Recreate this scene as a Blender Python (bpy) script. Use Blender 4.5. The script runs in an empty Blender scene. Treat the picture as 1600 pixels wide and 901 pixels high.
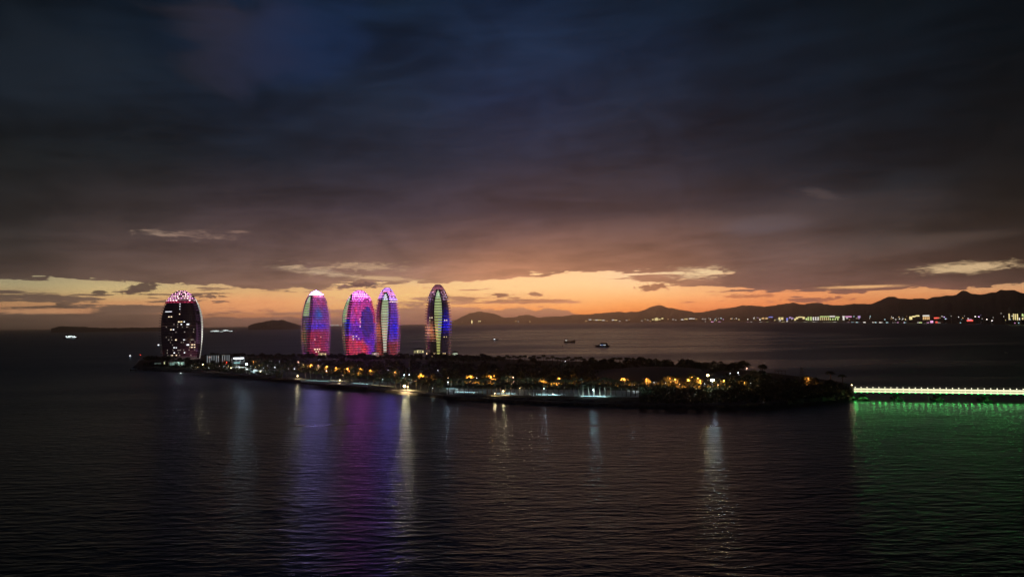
import bpy, math, random
from mathutils import Vector, Matrix, noise as mnoise
random.seed(7)
S = bpy.context.scene
COL = S.collection
R = math.radians
# ------------------------------------------------------------------ camera
H = 48.0
F = 1067.0
roll = math.atan((513.5-493.0)/1600.0)
yc = 503.25
pitch = math.atan((yc-450.5)*math.cos(roll)/F)
camd = bpy.data.cameras.new('camera'); cam = bpy.data.objects.new('camera', camd); COL.objects.link(cam)
camd.sensor_width = 36.0; camd.lens = 36.0*F/1600.0; camd.clip_start = 1.0; camd.clip_end = 400000.0
CM = Matrix.Translation((0,0,H)) @ Matrix.Rotation(R(90)+pitch, 4, 'X') @ Matrix.Rotation(-roll, 4, 'Z')
cam.matrix_world = CM
S.camera = cam
C3 = CM.to_3x3()
def ray(px, py):
    return (C3 @ Vector(((px-800.0)/F, -(py-450.5)/F, -1.0))).normalized()
def P(px, py, z=0.0):
    d = ray(px, py); t = (z-H)/d.z
    return Vector((d.x*t, d.y*t, z))
def at(px, py, dist):
    """point on the ray at horizontal distance dist"""
    d = ray(px, py); t = dist/math.hypot(d.x, d.y)
    return Vector((d.x*t, d.y*t, H+d.z*t))
def hy(px): return 513.5-(513.5-493.0)*px/1600.0
def azel(px, py):
    d = ray(px, py); return math.degrees(math.atan2(d.x, d.y)), math.degrees(math.asin(d.z))
def lin(c):
    out = []
    for v in c[:3]:
        v = v/255.0
        out.append(v/12.92 if v <= 0.04045 else ((v+0.055)/1.055)**2.4)
    return tuple(out)+(1.0,)
# ------------------------------------------------------------------ helpers
def tag(o, label=None, cat=None, group=None, kind=None):
    if label: o['label'] = label
    if cat: o['category'] = cat
    if group: o['group'] = group
    if kind: o['kind'] = kind
    return o
def empty(name, loc, rz=0.0):
    o = bpy.data.objects.new(name, None); COL.objects.link(o)
    o.location = loc; o.rotation_euler = (0, 0, rz); o.empty_display_size = 1
    return o
def copy_tree(o, parent=None):
    c = o.copy(); COL.objects.link(c)
    if parent is not None: c.parent = parent
    for ch in list(o.children): copy_tree(ch, c)
    return c
class MB:
    def __init__(s): s.v = []; s.f = []; s.c = []; s.m = []
    def face(s, pts, col=None, mi=0):
        n = len(s.v); s.v += [tuple(p) for p in pts]; s.f.append(tuple(range(n, n+len(pts)))); s.c.append(col); s.m.append(mi)
    def box(s, c, d, rz=0.0, col=None, mi=0):
        cx, cy, cz = c; dx, dy, dz = d[0]/2, d[1]/2, d[2]/2
        ca, sa = math.cos(rz), math.sin(rz)
        n = len(s.v)
        for z in (-dz, dz):
            for x, y in ((-dx,-dy),(dx,-dy),(dx,dy),(-dx,dy)):
                s.v.append((cx+x*ca-y*sa, cy+x*sa+y*ca, cz+z))
        for q in ((0,3,2,1),(4,5,6,7),(0,1,5,4),(1,2,6,5),(2,3,7,6),(3,0,4,7)):
            s.f.append(tuple(n+i for i in q)); s.c.append(col); s.m.append(mi)
    def tube(s, pts, rads, seg=8, cap=True, col=None, mi=0):
        rings = []
        for i, p in enumerate(pts):
            p = Vector(p)
            a = Vector(pts[max(0, i-1)]); b = Vector(pts[min(len(pts)-1, i+1)])
            t = (b-a).normalized() if (b-a).length > 1e-6 else Vector((0,0,1))
            u = t.orthogonal().normalized(); w = t.cross(u)
            if i and rings:                     # keep the frame steady
                u0 = rings[-1][1]; u = (u0 - t*u0.dot(t)).normalized(); w = t.cross(u)
            r = rads[i] if isinstance(rads, (list, tuple)) else rads
            n = len(s.v)
            for k in range(seg):
                an = 2*math.pi*k/seg
                s.v.append(tuple(p+(u*math.cos(an)+w*math.sin(an))*r))
            rings.append((n, u))
        for i in range(len(rings)-1):
            a, b = rings[i][0], rings[i+1][0]
            for k in range(seg):
                s.f.append((a+k, a+(k+1) % seg, b+(k+1) % seg, b+k)); s.c.append(col); s.m.append(mi)
        if cap:
            s.f.append(tuple(rings[0][0]+k for k in reversed(range(seg)))); s.c.append(col); s.m.append(mi)
            s.f.append(tuple(rings[-1][0]+k for k in range(seg))); s.c.append(col); s.m.append(mi)
    def ball(s, c, r, n=6, sx=1, sy=1, sz=1, col=None, mi=0):
        m = n*2; base = len(s.v)
        for i in range(1, n):
            ph = math.pi*i/n
            for k in range(m):
                an = 2*math.pi*k/m
                s.v.append((c[0]+r*sx*math.sin(ph)*math.cos(an), c[1]+r*sy*math.sin(ph)*math.sin(an), c[2]+r*sz*math.cos(ph)))
        s.v.append((c[0], c[1], c[2]+r*sz)); top = len(s.v)-1
        s.v.append((c[0], c[1], c[2]-r*sz)); bot = len(s.v)-1
        for i in range(n-2):
            for k in range(m):
                a = base+i*m+k; b = base+i*m+(k+1) % m
                s.f.append((a, a+m, b+m, b)); s.c.append(col); s.m.append(mi)
        for k in range(m):
            s.f.append((top, base+k, base+(k+1) % m)); s.c.append(col); s.m.append(mi)
            q = base+(n-2)*m
            s.f.append((bot, q+(k+1) % m, q+k)); s.c.append(col); s.m.append(mi)
    def build(s, name, mat, parent=None, smooth=False):
        me = bpy.data.meshes.new(name); me.from_pydata(s.v, [], s.f); me.update()
        if any(c is not None for c in s.c):
            at_ = me.color_attributes.new('led', 'FLOAT_COLOR', 'CORNER')
            buf = []
            for f, c in zip(s.f, s.c):
                c = c or (0, 0, 0)
                buf += [c[0], c[1], c[2], 1.0]*len(f)
            at_.data.foreach_set('color', buf)
        for m in (mat if isinstance(mat, (list, tuple)) else [mat]): me.materials.append(m)
        if any(s.m): me.polygons.foreach_set('material_index', s.m)
        if smooth: me.polygons.foreach_set('use_smooth', [True]*len(me.polygons))
        o = bpy.data.objects.new(name, me); COL.objects.link(o)
        if parent is not None: o.parent = parent
        return o
# ------------------------------------------------------------------ materials
_mc = {}
def nt(name):
    m = bpy.data.materials.new(name); m.use_nodes = True; n = m.node_tree; n.nodes.clear()
    out = n.nodes.new('ShaderNodeOutputMaterial'); return m, n, out
def surf(name, c, rough=0.8, var=0.35, scale=0.6, metal=0.0, bump=0.0, spec=0.5):
    if name in _mc: return _mc[name]
    m, n, out = nt(name)
    b = n.nodes.new('ShaderNodeBsdfPrincipled'); b.inputs['Roughness'].default_value = rough; b.inputs['Metallic'].default_value = metal
    b.inputs['Specular IOR Level'].default_value = spec
    tc = n.nodes.new('ShaderNodeTexCoord'); no = n.nodes.new('ShaderNodeTexNoise'); no.inputs['Scale'].default_value = scale; no.inputs['Detail'].default_value = 5
    n.links.new(tc.outputs['Object'], no.inputs['Vector'])
    cr = n.nodes.new('ShaderNodeValToRGB'); e = cr.color_ramp.elements
    e[0].position = .3; e[1].position = .7
    e[0].color = tuple(v*(1-var) for v in c)+(1,); e[1].color = tuple(min(1, v*(1+var)) for v in c)+(1,)
    n.links.new(no.outputs['Fac'], cr.inputs['Fac']); n.links.new(cr.outputs['Color'], b.inputs['Base Color'])
    if bump:
        bp = n.nodes.new('ShaderNodeBump'); bp.inputs['Distance'].default_value = bump
        n.links.new(no.outputs['Fac'], bp.inputs['Height']); n.links.new(bp.outputs['Normal'], b.inputs['Normal'])
    n.links.new(b.outputs['BSDF'], out.inputs['Surface']); _mc[name] = m
    return m
def emis(name, c, st):
    if name in _mc: return _mc[name]
    m, n, out = nt(name)
    e = n.nodes.new('ShaderNodeEmission'); e.inputs['Color'].default_value = tuple(c[:3])+(1,); e.inputs['Strength'].default_value = st
    # faint unevenness of the lamp glass
    tc = n.nodes.new('ShaderNodeTexCoord'); no = n.nodes.new('ShaderNodeTexNoise'); no.inputs['Scale'].default_value = 1.5
    mr = n.nodes.new('ShaderNodeMapRange'); mr.inputs['To Min'].default_value = st*.7; mr.inputs['To Max'].default_value = st*1.3
    n.links.new(tc.outputs['Object'], no.inputs['Vector']); n.links.new(no.outputs['Fac'], mr.inputs['Value']); n.links.new(mr.outputs['Result'], e.inputs['Strength'])
    n.links.new(e.outputs['Emission'], out.inputs['Surface']); _mc[name] = m
    return m
def led_mat(name, st, base=(.03,.03,.035)):
    """media facade: light of every strip comes from the colour attribute"""
    if name in _mc: return _mc[name]
    m, n, out = nt(name)
    b = n.nodes.new('ShaderNodeBsdfPrincipled'); b.inputs['Base Color'].default_value = base+(1,); b.inputs['Roughness'].default_value = .25
    a = n.nodes.new('ShaderNodeAttribute'); a.attribute_name = 'led'
    n.links.new(a.outputs['Color'], b.inputs['Emission Color']); b.inputs['Emission Strength'].default_value = st
    n.links.new(b.outputs['BSDF'], out.inputs['Surface']); _mc[name] = m
    return m
# ------------------------------------------------------------------ sky
W = bpy.data.worlds.new('World'); S.world = W; W.use_nodes = True
N = W.node_tree; N.nodes.clear(); L = N.links
def nd(t, **k):
    x = N.nodes.new(t)
    for a, v in k.items(): setattr(x, a, v)
    return x
def mth(op, a, b=None, c=None, clamp=False):
    x = nd('ShaderNodeMath', operation=op); x.use_clamp = clamp
    for i, v in enumerate((a, b, c)):
        if v is None: continue
        if isinstance(v, (int, float)): x.inputs[i].default_value = v
        else: L.new(v, x.inputs[i])
    return x.outputs[0]
def sstep(v, lo, hi, tmin=0.0, tmax=1.0):
    x = nd('ShaderNodeMapRange', interpolation_type='SMOOTHSTEP')
    x.inputs['From Min'].default_value = lo; x.inputs['From Max'].default_value = hi
    x.inputs['To Min'].default_value = tmin; x.inputs['To Max'].default_value = tmax
    L.new(v, x.inputs['Value']); return x.outputs['Result']
def mixc(f, a, b, bt='MIX'):
    x = nd('ShaderNodeMix', data_type='RGBA', blend_type=bt)
    for i, v in ((0, f), (6, a), (7, b)):
        if isinstance(v, (int, float)): x.inputs[i].default_value = v
        elif isinstance(v, tuple): x.inputs[i].default_value = v
        else: L.new(v, x.inputs[i])
    return x.outputs[2]
def comb(x, y, z=0.0):
    c = nd('ShaderNodeCombineXYZ')
    for i, v in enumerate((x, y, z)):
        if isinstance(v, (int, float)): c.inputs[i].default_value = v
        else: L.new(v, c.inputs[i])
    return c.outputs[0]
def noise(vec, scale=1.0, detail=4.0, rough=0.55, dist=0.0):
    x = nd('ShaderNodeTexNoise'); x.inputs['Scale'].default_value = scale; x.inputs['Detail'].default_value = detail
    x.inputs['Roughness'].default_value = rough; x.inputs['Distortion'].default_value = dist
    L.new(vec, x.inputs['Vector']); return x.outputs['Fac']
tc = nd('ShaderNodeTexCoord'); sp = nd('ShaderNodeSeparateXYZ'); L.new(tc.outputs['Generated'], sp.inputs[0])
X, Y, Z = sp.outputs
AZ = mth('MULTIPLY', mth('ARCTAN2', X, Y), 57.29578)
EL = mth('MULTIPLY', mth('ARCSINE', Z), 57.29578)
def cyc(ka, ke, off=0.0): return comb(mth('MULTIPLY', AZ, ka), mth('MULTIPLY', EL, ke), off)
# cloud-deck coordinates: a flat layer seen in perspective
zz = mth('ADD', mth('MAXIMUM', Z, 0.0), 0.06)
DK = comb(mth('DIVIDE', X, zz), mth('DIVIDE', Y, zz), 0.0)
nA = noise(DK, .55, 6, .55, .4)          # large deck structure
nB = noise(cyc(.05, .22, 3.0), 1.0, 5, .55, .3)
nS = noise(cyc(.13, 1.5, 9.0), 1.0, 9, .68, .25)   # streaks
nF = noise(cyc(.45, 2.2, 1.0), 1.0, 7, .6, .3)     # finer ragged clouds
warp = mth('ADD', mth('MULTIPLY', mth('SUBTRACT', nB, .5), 3.2), mth('MULTIPLY', mth('SUBTRACT', nA, .5), 2.0))
wfac = sstep(EL, 1.5, 9.0)
ELW = mth('ADD', EL, mth('MULTIPLY', warp, wfac))
EMAX = 27.0
def ramp_cols(table, elnode, colour=True):
    """table: {px: [(py, colour), ...]} -> colour field over azimuth and elevation"""
    fac = mth('DIVIDE', elnode, EMAX)
    cur = None; prev = None
    for px in sorted(table):
        cr = nd('ShaderNodeValToRGB'); cr.color_ramp.interpolation = 'LINEAR'
        st = sorted((max(0.0, min(1.0, azel(px, py)[1]/EMAX)), c) for py, c in table[px])
        el = cr.color_ramp.elements
        while len(el) > 1: el.remove(el[-1])
        for i, (p, c) in enumerate(st):
            c4 = lin(c) if colour else (c, c, c, 1)
            if i == 0: el[0].position = p; el[0].color = c4
            else:
                e = el.new(p); e.color = c4
        L.new(fac, cr.inputs[0]); a = azel(px, 440)[0]
        if cur is None: cur = cr.outputs[0]
        else: cur = mixc(sstep(AZ, prev, a), cur, cr.outputs[0])
        prev = a
    return cur
DECK = {
 0:   [(513,(58,48,42)),(495,(80,64,54)),(470,(92,74,62)),(445,(84,70,62)),(420,(60,50,47)),(380,(47,42,41)),(330,(36,34,35)),(250,(27,29,31)),(150,(21,26,33)),(70,(15,22,30)),(0,(9,15,21))],
 200: [(512,(82,62,54)),(490,(98,76,64)),(465,(106,84,70)),(440,(96,76,67)),(420,(88,70,64)),(380,(72,58,56)),(330,(49,42,43)),(250,(27,30,34)),(150,(24,31,41)),(70,(18,27,38)),(0,(13,22,32))],
 400: [(510,(100,72,64)),(490,(132,94,78)),(465,(140,102,84)),(440,(118,90,78)),(420,(102,80,73)),(380,(84,66,65)),(330,(61,49,53)),(250,(26,32,43)),(150,(22,31,46)),(70,(28,40,62)),(0,(24,36,56))],
 600: [(507,(120,82,74)),(490,(150,108,86)),(465,(168,128,98)),(440,(146,110,90)),(420,(128,97,85)),(380,(98,76,74)),(330,(63,53,62)),(250,(34,37,50)),(150,(27,36,52)),(70,(22,34,54)),(0,(20,33,50))],
 800: [(505,(150,92,72)),(490,(160,104,82)),(465,(180,126,94)),(440,(186,130,98)),(420,(172,119,92)),(380,(126,90,80)),(330,(68,55,63)),(250,(40,42,58)),(150,(30,39,62)),(70,(28,40,62)),(0,(21,34,56))],
 1000:[(503,(160,96,68)),(485,(176,116,84)),(465,(178,124,92)),(440,(166,118,90)),(420,(150,106,86)),(380,(110,80,72)),(330,(62,52,58)),(250,(35,39,53)),(150,(26,35,52)),(70,(23,35,55)),(0,(18,30,46))],
 1200:[(500,(140,84,64)),(480,(150,96,76)),(460,(122,86,76)),(440,(104,78,73)),(420,(98,76,71)),(380,(86,69,67)),(330,(54,47,52)),(250,(26,31,41)),(150,(19,28,41)),(70,(17,26,38)),(0,(13,23,34))],
 1400:[(498,(130,84,66)),(470,(140,94,74)),(455,(126,84,72)),(440,(98,74,67)),(420,(84,66,61)),(380,(66,57,55)),(330,(38,37,39)),(250,(22,27,34)),(150,(15,23,32)),(70,(14,21,29)),(0,(10,17,23))],
 1600:[(495,(90,64,54)),(470,(110,78,66)),(455,(92,70,62)),(440,(72,56,51)),(420,(60,48,44)),(380,(38,34,33)),(330,(23,23,23)),(250,(17,19,21)),(150,(12,16,20)),(70,(8,14,19)),(0,(6,11,16))],
}
GLOW = {
 0:   [(512,(96,74,60)),(490,(160,112,80)),(475,(172,126,86)),(460,(162,134,94)),(445,(162,148,110)),(430,(150,142,112))],
 200: [(512,(100,74,60)),(488,(176,120,86)),(472,(200,146,98)),(458,(204,174,118)),(447,(196,174,124)),(430,(170,150,116))],
 400: [(510,(120,84,66)),(500,(160,100,72)),(485,(220,146,96)),(470,(230,158,104)),(455,(220,172,116)),(430,(180,160,130))],
 600: [(507,(130,92,72)),(495,(190,120,78)),(480,(226,166,100)),(462,(236,190,122)),(450,(238,190,126)),(425,(200,180,150))],
 800: [(505,(190,100,60)),(493,(226,126,62)),(482,(238,152,84)),(468,(240,176,112)),(452,(250,204,142)),(440,(252,206,146)),(425,(250,200,145))],
 900: [(503,(200,104,52)),(492,(238,134,58)),(480,(246,160,86)),(465,(250,184,116)),(445,(254,206,146)),(430,(254,208,152)),(415,(250,200,150))],
 1000:[(503,(214,104,44)),(485,(240,138,62)),(475,(246,158,84)),(462,(250,184,118)),(448,(252,202,144)),(430,(245,205,160))],
 1100:[(502,(214,108,52)),(484,(238,134,72)),(472,(242,152,90)),(458,(246,178,116)),(445,(240,180,124)),(425,(230,206,160))],
 1200:[(500,(200,100,56)),(478,(232,132,74)),(466,(236,146,88)),(452,(232,152,100)),(440,(220,150,110))],
 1400:[(498,(180,96,60)),(468,(222,138,82)),(456,(228,156,100)),(448,(226,160,106)),(420,(200,160,120))],
 1600:[(495,(150,90,60)),(458,(206,138,92)),(450,(214,156,108)),(440,(190,150,110)),(415,(190,168,128))],
}
# cover: 1 = cloud deck hides the glow, 0 = open
COV = {
 0:   [(512,.95),(492,.85),(486,.48),(481,.62),(476,.42),(464,.56),(455,.38),(446,.2),(440,.15),(436,.65),(430,1),(400,1)],
 100: [(512,.95),(495,.9),(488,.5),(483,.62),(476,.42),(466,.48),(458,.3),(448,.1),(439,.05),(436,.5),(432,1),(400,1)],
 200: [(511,.95),(485,.92),(479,.7),(474,.4),(464,.42),(458,.3),(448,.1),(442,.05),(439,.5),(436,1),(400,1)],
 300: [(511,.95),(500,.85),(493,.55),(485,.4),(478,.25),(466,.35),(458,.5),(448,.2),(444,.4),(442,.8),(438,1),(400,1)],
 400: [(510,.85),(502,.6),(496,.4),(488,.42),(480,.15),(468,.15),(456,.2),(450,.5),(446,.85),(440,1),(400,1)],
 480: [(509,.9),(503,.7),(494,.5),(484,.2),(470,.1),(458,.15),(452,.4),(448,.8),(440,1),(400,1)],
 600: [(507,1),(490,.95),(483,.7),(478,.45),(470,.48),(462,.3),(450,.25),(443,.35),(437,.7),(430,.95),(400,1)],
 700: [(506,1),(485,.9),(478,.35),(472,.7),(466,.62),(458,.3),(450,.15),(444,.3),(440,.9),(430,1),(400,1)],
 780: [(505,.6),(483,.3),(475,.35),(470,.62),(466,.55),(458,.2),(448,.1),(440,.1),(434,.6),(428,1),(400,1)],
 860: [(504,.2),(476,.1),(470,.45),(463,.1),(440,.02),(431,.1),(427,.5),(420,.95),(400,1)],
 940: [(503,0),(470,.05),(450,.08),(438,.35),(430,.25),(422,.6),(416,1),(400,1)],
 1020:[(502,0),(462,.05),(450,.2),(442,.5),(434,.7),(426,.55),(418,.85),(412,1),(400,1)],
 1100:[(501,0),(468,.05),(458,.12),(450,.3),(444,.75),(436,.6),(428,.42),(422,.7),(416,1),(400,1)],
 1180:[(500,.1),(470,.15),(462,.3),(456,.25),(452,.6),(448,.95),(400,1)],
 1260:[(500,.2),(475,.35),(468,.5),(462,.3),(457,.5),(453,.6),(449,.85),(444,1),(400,1)],
 1340:[(499,.3),(475,.35),(468,.45),(460,.25),(455,.62),(450,.55),(447,.85),(442,1),(400,1)],
 1420:[(498,.3),(466,.15),(456,.12),(451,.35),(448,.85),(442,1),(400,1)],
 1500:[(497,.3),(460,.1),(450,.25),(447,.8),(440,1),(400,1)],
 1560:[(496,.3),(452,.15),(446,.15),(442,.5),(438,1),(400,1)],
 1600:[(495,.3),(455,.2),(447,.2),(443,.4),(440,.8),(434,1),(400,1)],
}
deck = ramp_cols(DECK, ELW)
glow = ramp_cols(GLOW, EL)
ELc = mth('ADD', EL, mth('ADD', mth('MULTIPLY', mth('SUBTRACT', nF, .5), .8), mth('MULTIPLY', mth('SUBTRACT', noise(cyc(1.3, 2.2, 61.0), 1.0, 8, .65, .3), .5), .45)))
cov = ramp_cols(COV, ELc, False)
# deck texture: soft mottling
mot = mth('ADD', mth('MULTIPLY', mth('SUBTRACT', nA, .5), 1.1), mth('MULTIPLY', mth('SUBTRACT', noise(DK, 2.2, 6, .6, .3), .5), .5))
nD = noise(comb(mth('ADD', mth('MULTIPLY', AZ, .055), mth('MULTIPLY', EL, .05)), mth('SUBTRACT', mth('MULTIPLY', EL, .42), mth('MULTIPLY', AZ, .05)), 40.0), 1.0, 6, .55, .5)
mot = mth('ADD', mot, mth('ADD', mth('MULTIPLY', mth('SUBTRACT', nS, .5), .35), mth('MULTIPLY', mth('SUBTRACT', nD, .5), 1.15)))
nC = noise(cyc(.17, .34, 77.0), 1.0, 8, .6, 1.1)
mot = mth('ADD', mot, mth('MULTIPLY', mth('SUBTRACT', nC, .5), .75))
motf = mth('ADD', mth('SUBTRACT', 1.0, mth('MULTIPLY', sstep(EL, 3.0, 14.0), .13)), mth('MULTIPLY', mot, 1.05))
hb = sstep(EL, 3.0, 14.0)
deck = mixc(1.0, deck, comb(mth('MULTIPLY', motf, mth('SUBTRACT', 1.0, mth('MULTIPLY', hb, .14))), motf, mth('MULTIPLY', motf, mth('ADD', 1.0, mth('MULTIPLY', hb, .08)))), 'MULTIPLY')
nT = noise(cyc(.22, 4.5, 17.0), 1.0, 8, .66, .3)
stk = mth('ADD', mth('ADD', mth('MULTIPLY', mth('SUBTRACT', nS, .5), 1.35), mth('MULTIPLY', mth('SUBTRACT', nF, .5), .85)), mth('MULTIPLY', mth('SUBTRACT', nT, .5), .9))
stk = mth('MULTIPLY', stk, sstep(EL, 2.5, 4.5, 1.45, 1.0))
cm = sstep(mth('ADD', mth('ADD', cov, stk), sstep(EL, 4.2, 6.0)), .42, .57)
sky = mixc(cm, glow, deck)
def blob(cur, px, py, rx, ry, col, rag=1.4, op=1.0, lo=.45, hi=1.05, nz=None, tilt=0.0):
    a0, e0 = azel(px, py); dg = 57.29578/F
    da = mth('SUBTRACT', AZ, a0); de = mth('SUBTRACT', mth('SUBTRACT', EL, e0), mth('MULTIPLY', da, tilt))
    r = mth('SQRT', mth('ADD', mth('POWER', mth('ABSOLUTE', mth('DIVIDE', da, rx*dg)), 2.0), mth('POWER', mth('ABSOLUTE', mth('DIVIDE', de, ry*dg)), 2.0)))
    r = mth('ADD', r, mth('MULTIPLY', mth('SUBTRACT', nz if nz else nF, .5), rag*2))
    return mixc(sstep(r, lo, hi, op, 0.0), cur, lin(col))
nG = noise(cyc(1.1, 2.8, 5.0), 1.0, 9, .7, .4)
nW = noise(cyc(.7, 3.6, 21.0), 1.0, 9, .68, .9)
nSoft = noise(cyc(.12, .3, 14.0), 1.0, 4, .5, .5)
# soft large tints in the deck
sky = blob(sky, 365, 35, 90, 80, (47,40,44), 1.8, .7, .0, 1.4, nSoft)
sky = blob(sky, 460, 62, 110, 70, (23,42,76), 1.6, .55, .0, 1.5, nSoft)
sky = blob(sky, 95, 100, 130, 70, (32,40,50), .8, .45, .2, 1.3, nSoft)
sky = blob(sky, 1200, 350, 75, 16, (96,86,92), .7, .7, .2, 1.2, nSoft, .05)
sky = blob(sky, 1282, 303, 34, 9, (70,62,64), .9, .75, .2, 1.1, nW, -.28)
sky = blob(sky, 1290, 330, 150, 30, (66,58,60), .8, .5, .2, 1.2, nSoft)
sky = blob(sky, 1480, 356, 75, 12, (30,29,29), .8, .7, .3, 1.1, nSoft)
sky = blob(sky, 1475, 372, 90, 10, (76,64,58), .8, .45, .3, 1.1, nSoft)
# bright breaks
sky = blob(sky, 250, 364, 40, 6, (158,134,116), 2.3, .8, -.3, 1.0, nW)
sky = blob(sky, 300, 366, 55, 9, (136,110,98), 2.6, .7, -.3, 1.0, nW)
sky = blob(sky, 370, 362, 20, 3, (140,112,100), 1.0, .6, .2, 1.0, nW)
sky = blob(sky, 505, 425, 85, 9, (190,164,134), 2.0, .85, -.2, 1.0, nW, -.13)
sky = blob(sky, 560, 416, 110, 10, (186,154,122), 1.9, .8, .0, .8, nW)
sky = blob(sky, 600, 435, 75, 5, (206,170,128), 1.0, .8, .2, 1.0, nW, -.05)
sky = blob(sky, 1090, 426, 62, 10, (232,200,154), 2.1, .85, -.1, 1.0, nW)
sky = blob(sky, 1508, 418, 66, 9, (206,176,134), 1.1, .95, .3, 1.05, nW, .03)
sky = blob(sky, 1345, 448, 70, 3, (232,178,120), .7, .9, .3, 1.0, nW)
sky = blob(sky, 60, 486, 75, 5, (190,138,98), .9, .85, .3, 1.0, nW)
sky = blob(sky, 1260, 481, 90, 5, (214,138,90), .8, .0, .3, 1.0, nW)
# small dark clouds in front of the glow
sky = blob(sky, 222, 449, 28, 9, (78,62,58), 1.9, .95, .55, .85, nG, .35)
sky = blob(sky, 206, 457, 16, 6, (84,66,60), 1.9, .9, .55, .85, nG, .2)
sky = blob(sky, 155, 457, 12, 4.5, (80,66,58), 1.9, .95, .55, .85, nG)
sky = blob(sky, 330, 463, 22, 3.5, (104,76,66), 1.9, .9, .55, .85, nG)
sky = blob(sky, 567, 446, 26, 5.5, (86,62,62), 1.9, .95, .55, .85, nG)
sky = blob(sky, 540, 448, 16, 4, (110,82,76), 1.9, .8, .55, .85, nG)
sky = blob(sky, 785, 461, 19, 4.5, (126,84,68), 1.9, .95, .55, .85, nG)
sky = blob(sky, 838, 459, 17, 4.5, (150,104,80), 1.9, .95, .55, .85, nG)
sky = blob(sky, 1018, 449, 30, 6, (150,100,74), 1.9, .95, .55, .85, nG)
sky = blob(sky, 850, 470, 56, 2.6, (176,116,80), 1.9, .9, .55, .85, nG)
sky = blob(sky, 1170, 463, 40, 3, (176,108,74), 1.9, .85, .55, .85, nG)
sky = blob(sky, 1275, 468, 55, 3.5, (150,92,72), 1.9, .9, .55, .85, nG)
# bank of cumulus low over the far mountains
cb = noise(comb(mth('MULTIPLY', AZ, .9), mth('MULTIPLY', EL, .5), 33.0), 1.0, 6, .6, .2)
cb2 = mth('MULTIPLY', mth('SUBTRACT', cb, .5), 2.2)
ae = sstep(AZ, azel(655, 490)[0], azel(745, 490)[0]); ab = sstep(AZ, azel(850, 490)[0], azel(960, 490)[0], 1.0, 0.0)
env = mth('MULTIPLY', ae, ab)
topel = mth('ADD', mth('MULTIPLY', env, 1.1), .0)
bank = sstep(mth('SUBTRACT', mth('ADD', topel, mth('MULTIPLY', cb2, mth('MULTIPLY', env, .5))), EL), -.04, .06)
bcol = mixc(sstep(EL, .2, 1.2), lin((134,88,74)), lin((166,116,86)))
sky = mixc(mth('MULTIPLY', bank, sstep(env, .05, .3)), sky, bcol)
# below the horizon: plain dark
sky = mixc(sstep(EL, -.6, -.2, 1.0, 0.0), sky, lin((40,34,34)))
# away from the sunset the sky is already night
back = mth('MAXIMUM', sstep(AZ, 44, 95), sstep(AZ, -95, -44, 1.0, 0.0))
sky = mixc(back, sky, lin((13,17,26)))
# the sky beyond the haze is brighter than what reaches the eye through it
pth = mth('MINIMUM', 30000.0, mth('DIVIDE', 525.0, mth('MAXIMUM', Z, .005)))
gain = mth('MULTIPLY', mth('EXPONENT', mth('MULTIPLY', pth, 5.0e-5)), mth('SUBTRACT', 1.0, mth('MULTIPLY', pth, 7.0e-6)))
sky = mixc(1.0, sky, comb(gain, gain, gain), 'MULTIPLY')
bg = nd('ShaderNodeBackground'); bg.inputs['Strength'].default_value = 1.0; L.new(sky, bg.inputs['Color'])
# the last light of the clear sky behind the clouds
nis = nd('ShaderNodeTexSky', sky_type='NISHITA'); nis.sun_disc = False; nis.sun_elevation = R(0.3); nis.sun_rotation = R(5.0); nis.dust_density = 2.0
bg2 = nd('ShaderNodeBackground'); bg2.inputs['Strength'].default_value = 0.002; L.new(nis.outputs[0], bg2.inputs['Color'])
ad = nd('ShaderNodeAddShader'); L.new(bg.outputs[0], ad.inputs[0]); L.new(bg2.outputs[0], ad.inputs[1])
wo = nd('ShaderNodeOutputWorld'); L.new(ad.outputs[0], wo.inputs['Surface'])
W.cycles.sampling_method = 'MANUAL'; W.cycles.sample_map_resolution = 1024
# the sun is down: what is left of it is a broad, weak, deep orange glow
sd = bpy.data.lights.new('sun', 'SUN'); sd.energy = 0.05; sd.angle = R(28); sd.color = (1.0, .42, .24)
so = bpy.data.objects.new('sun', sd); COL.objects.link(so)
so.rotation_euler = Vector((math.sin(R(7)), math.cos(R(7)), math.tan(R(2.5)))).to_track_quat('Z', 'Y').to_euler()
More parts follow.
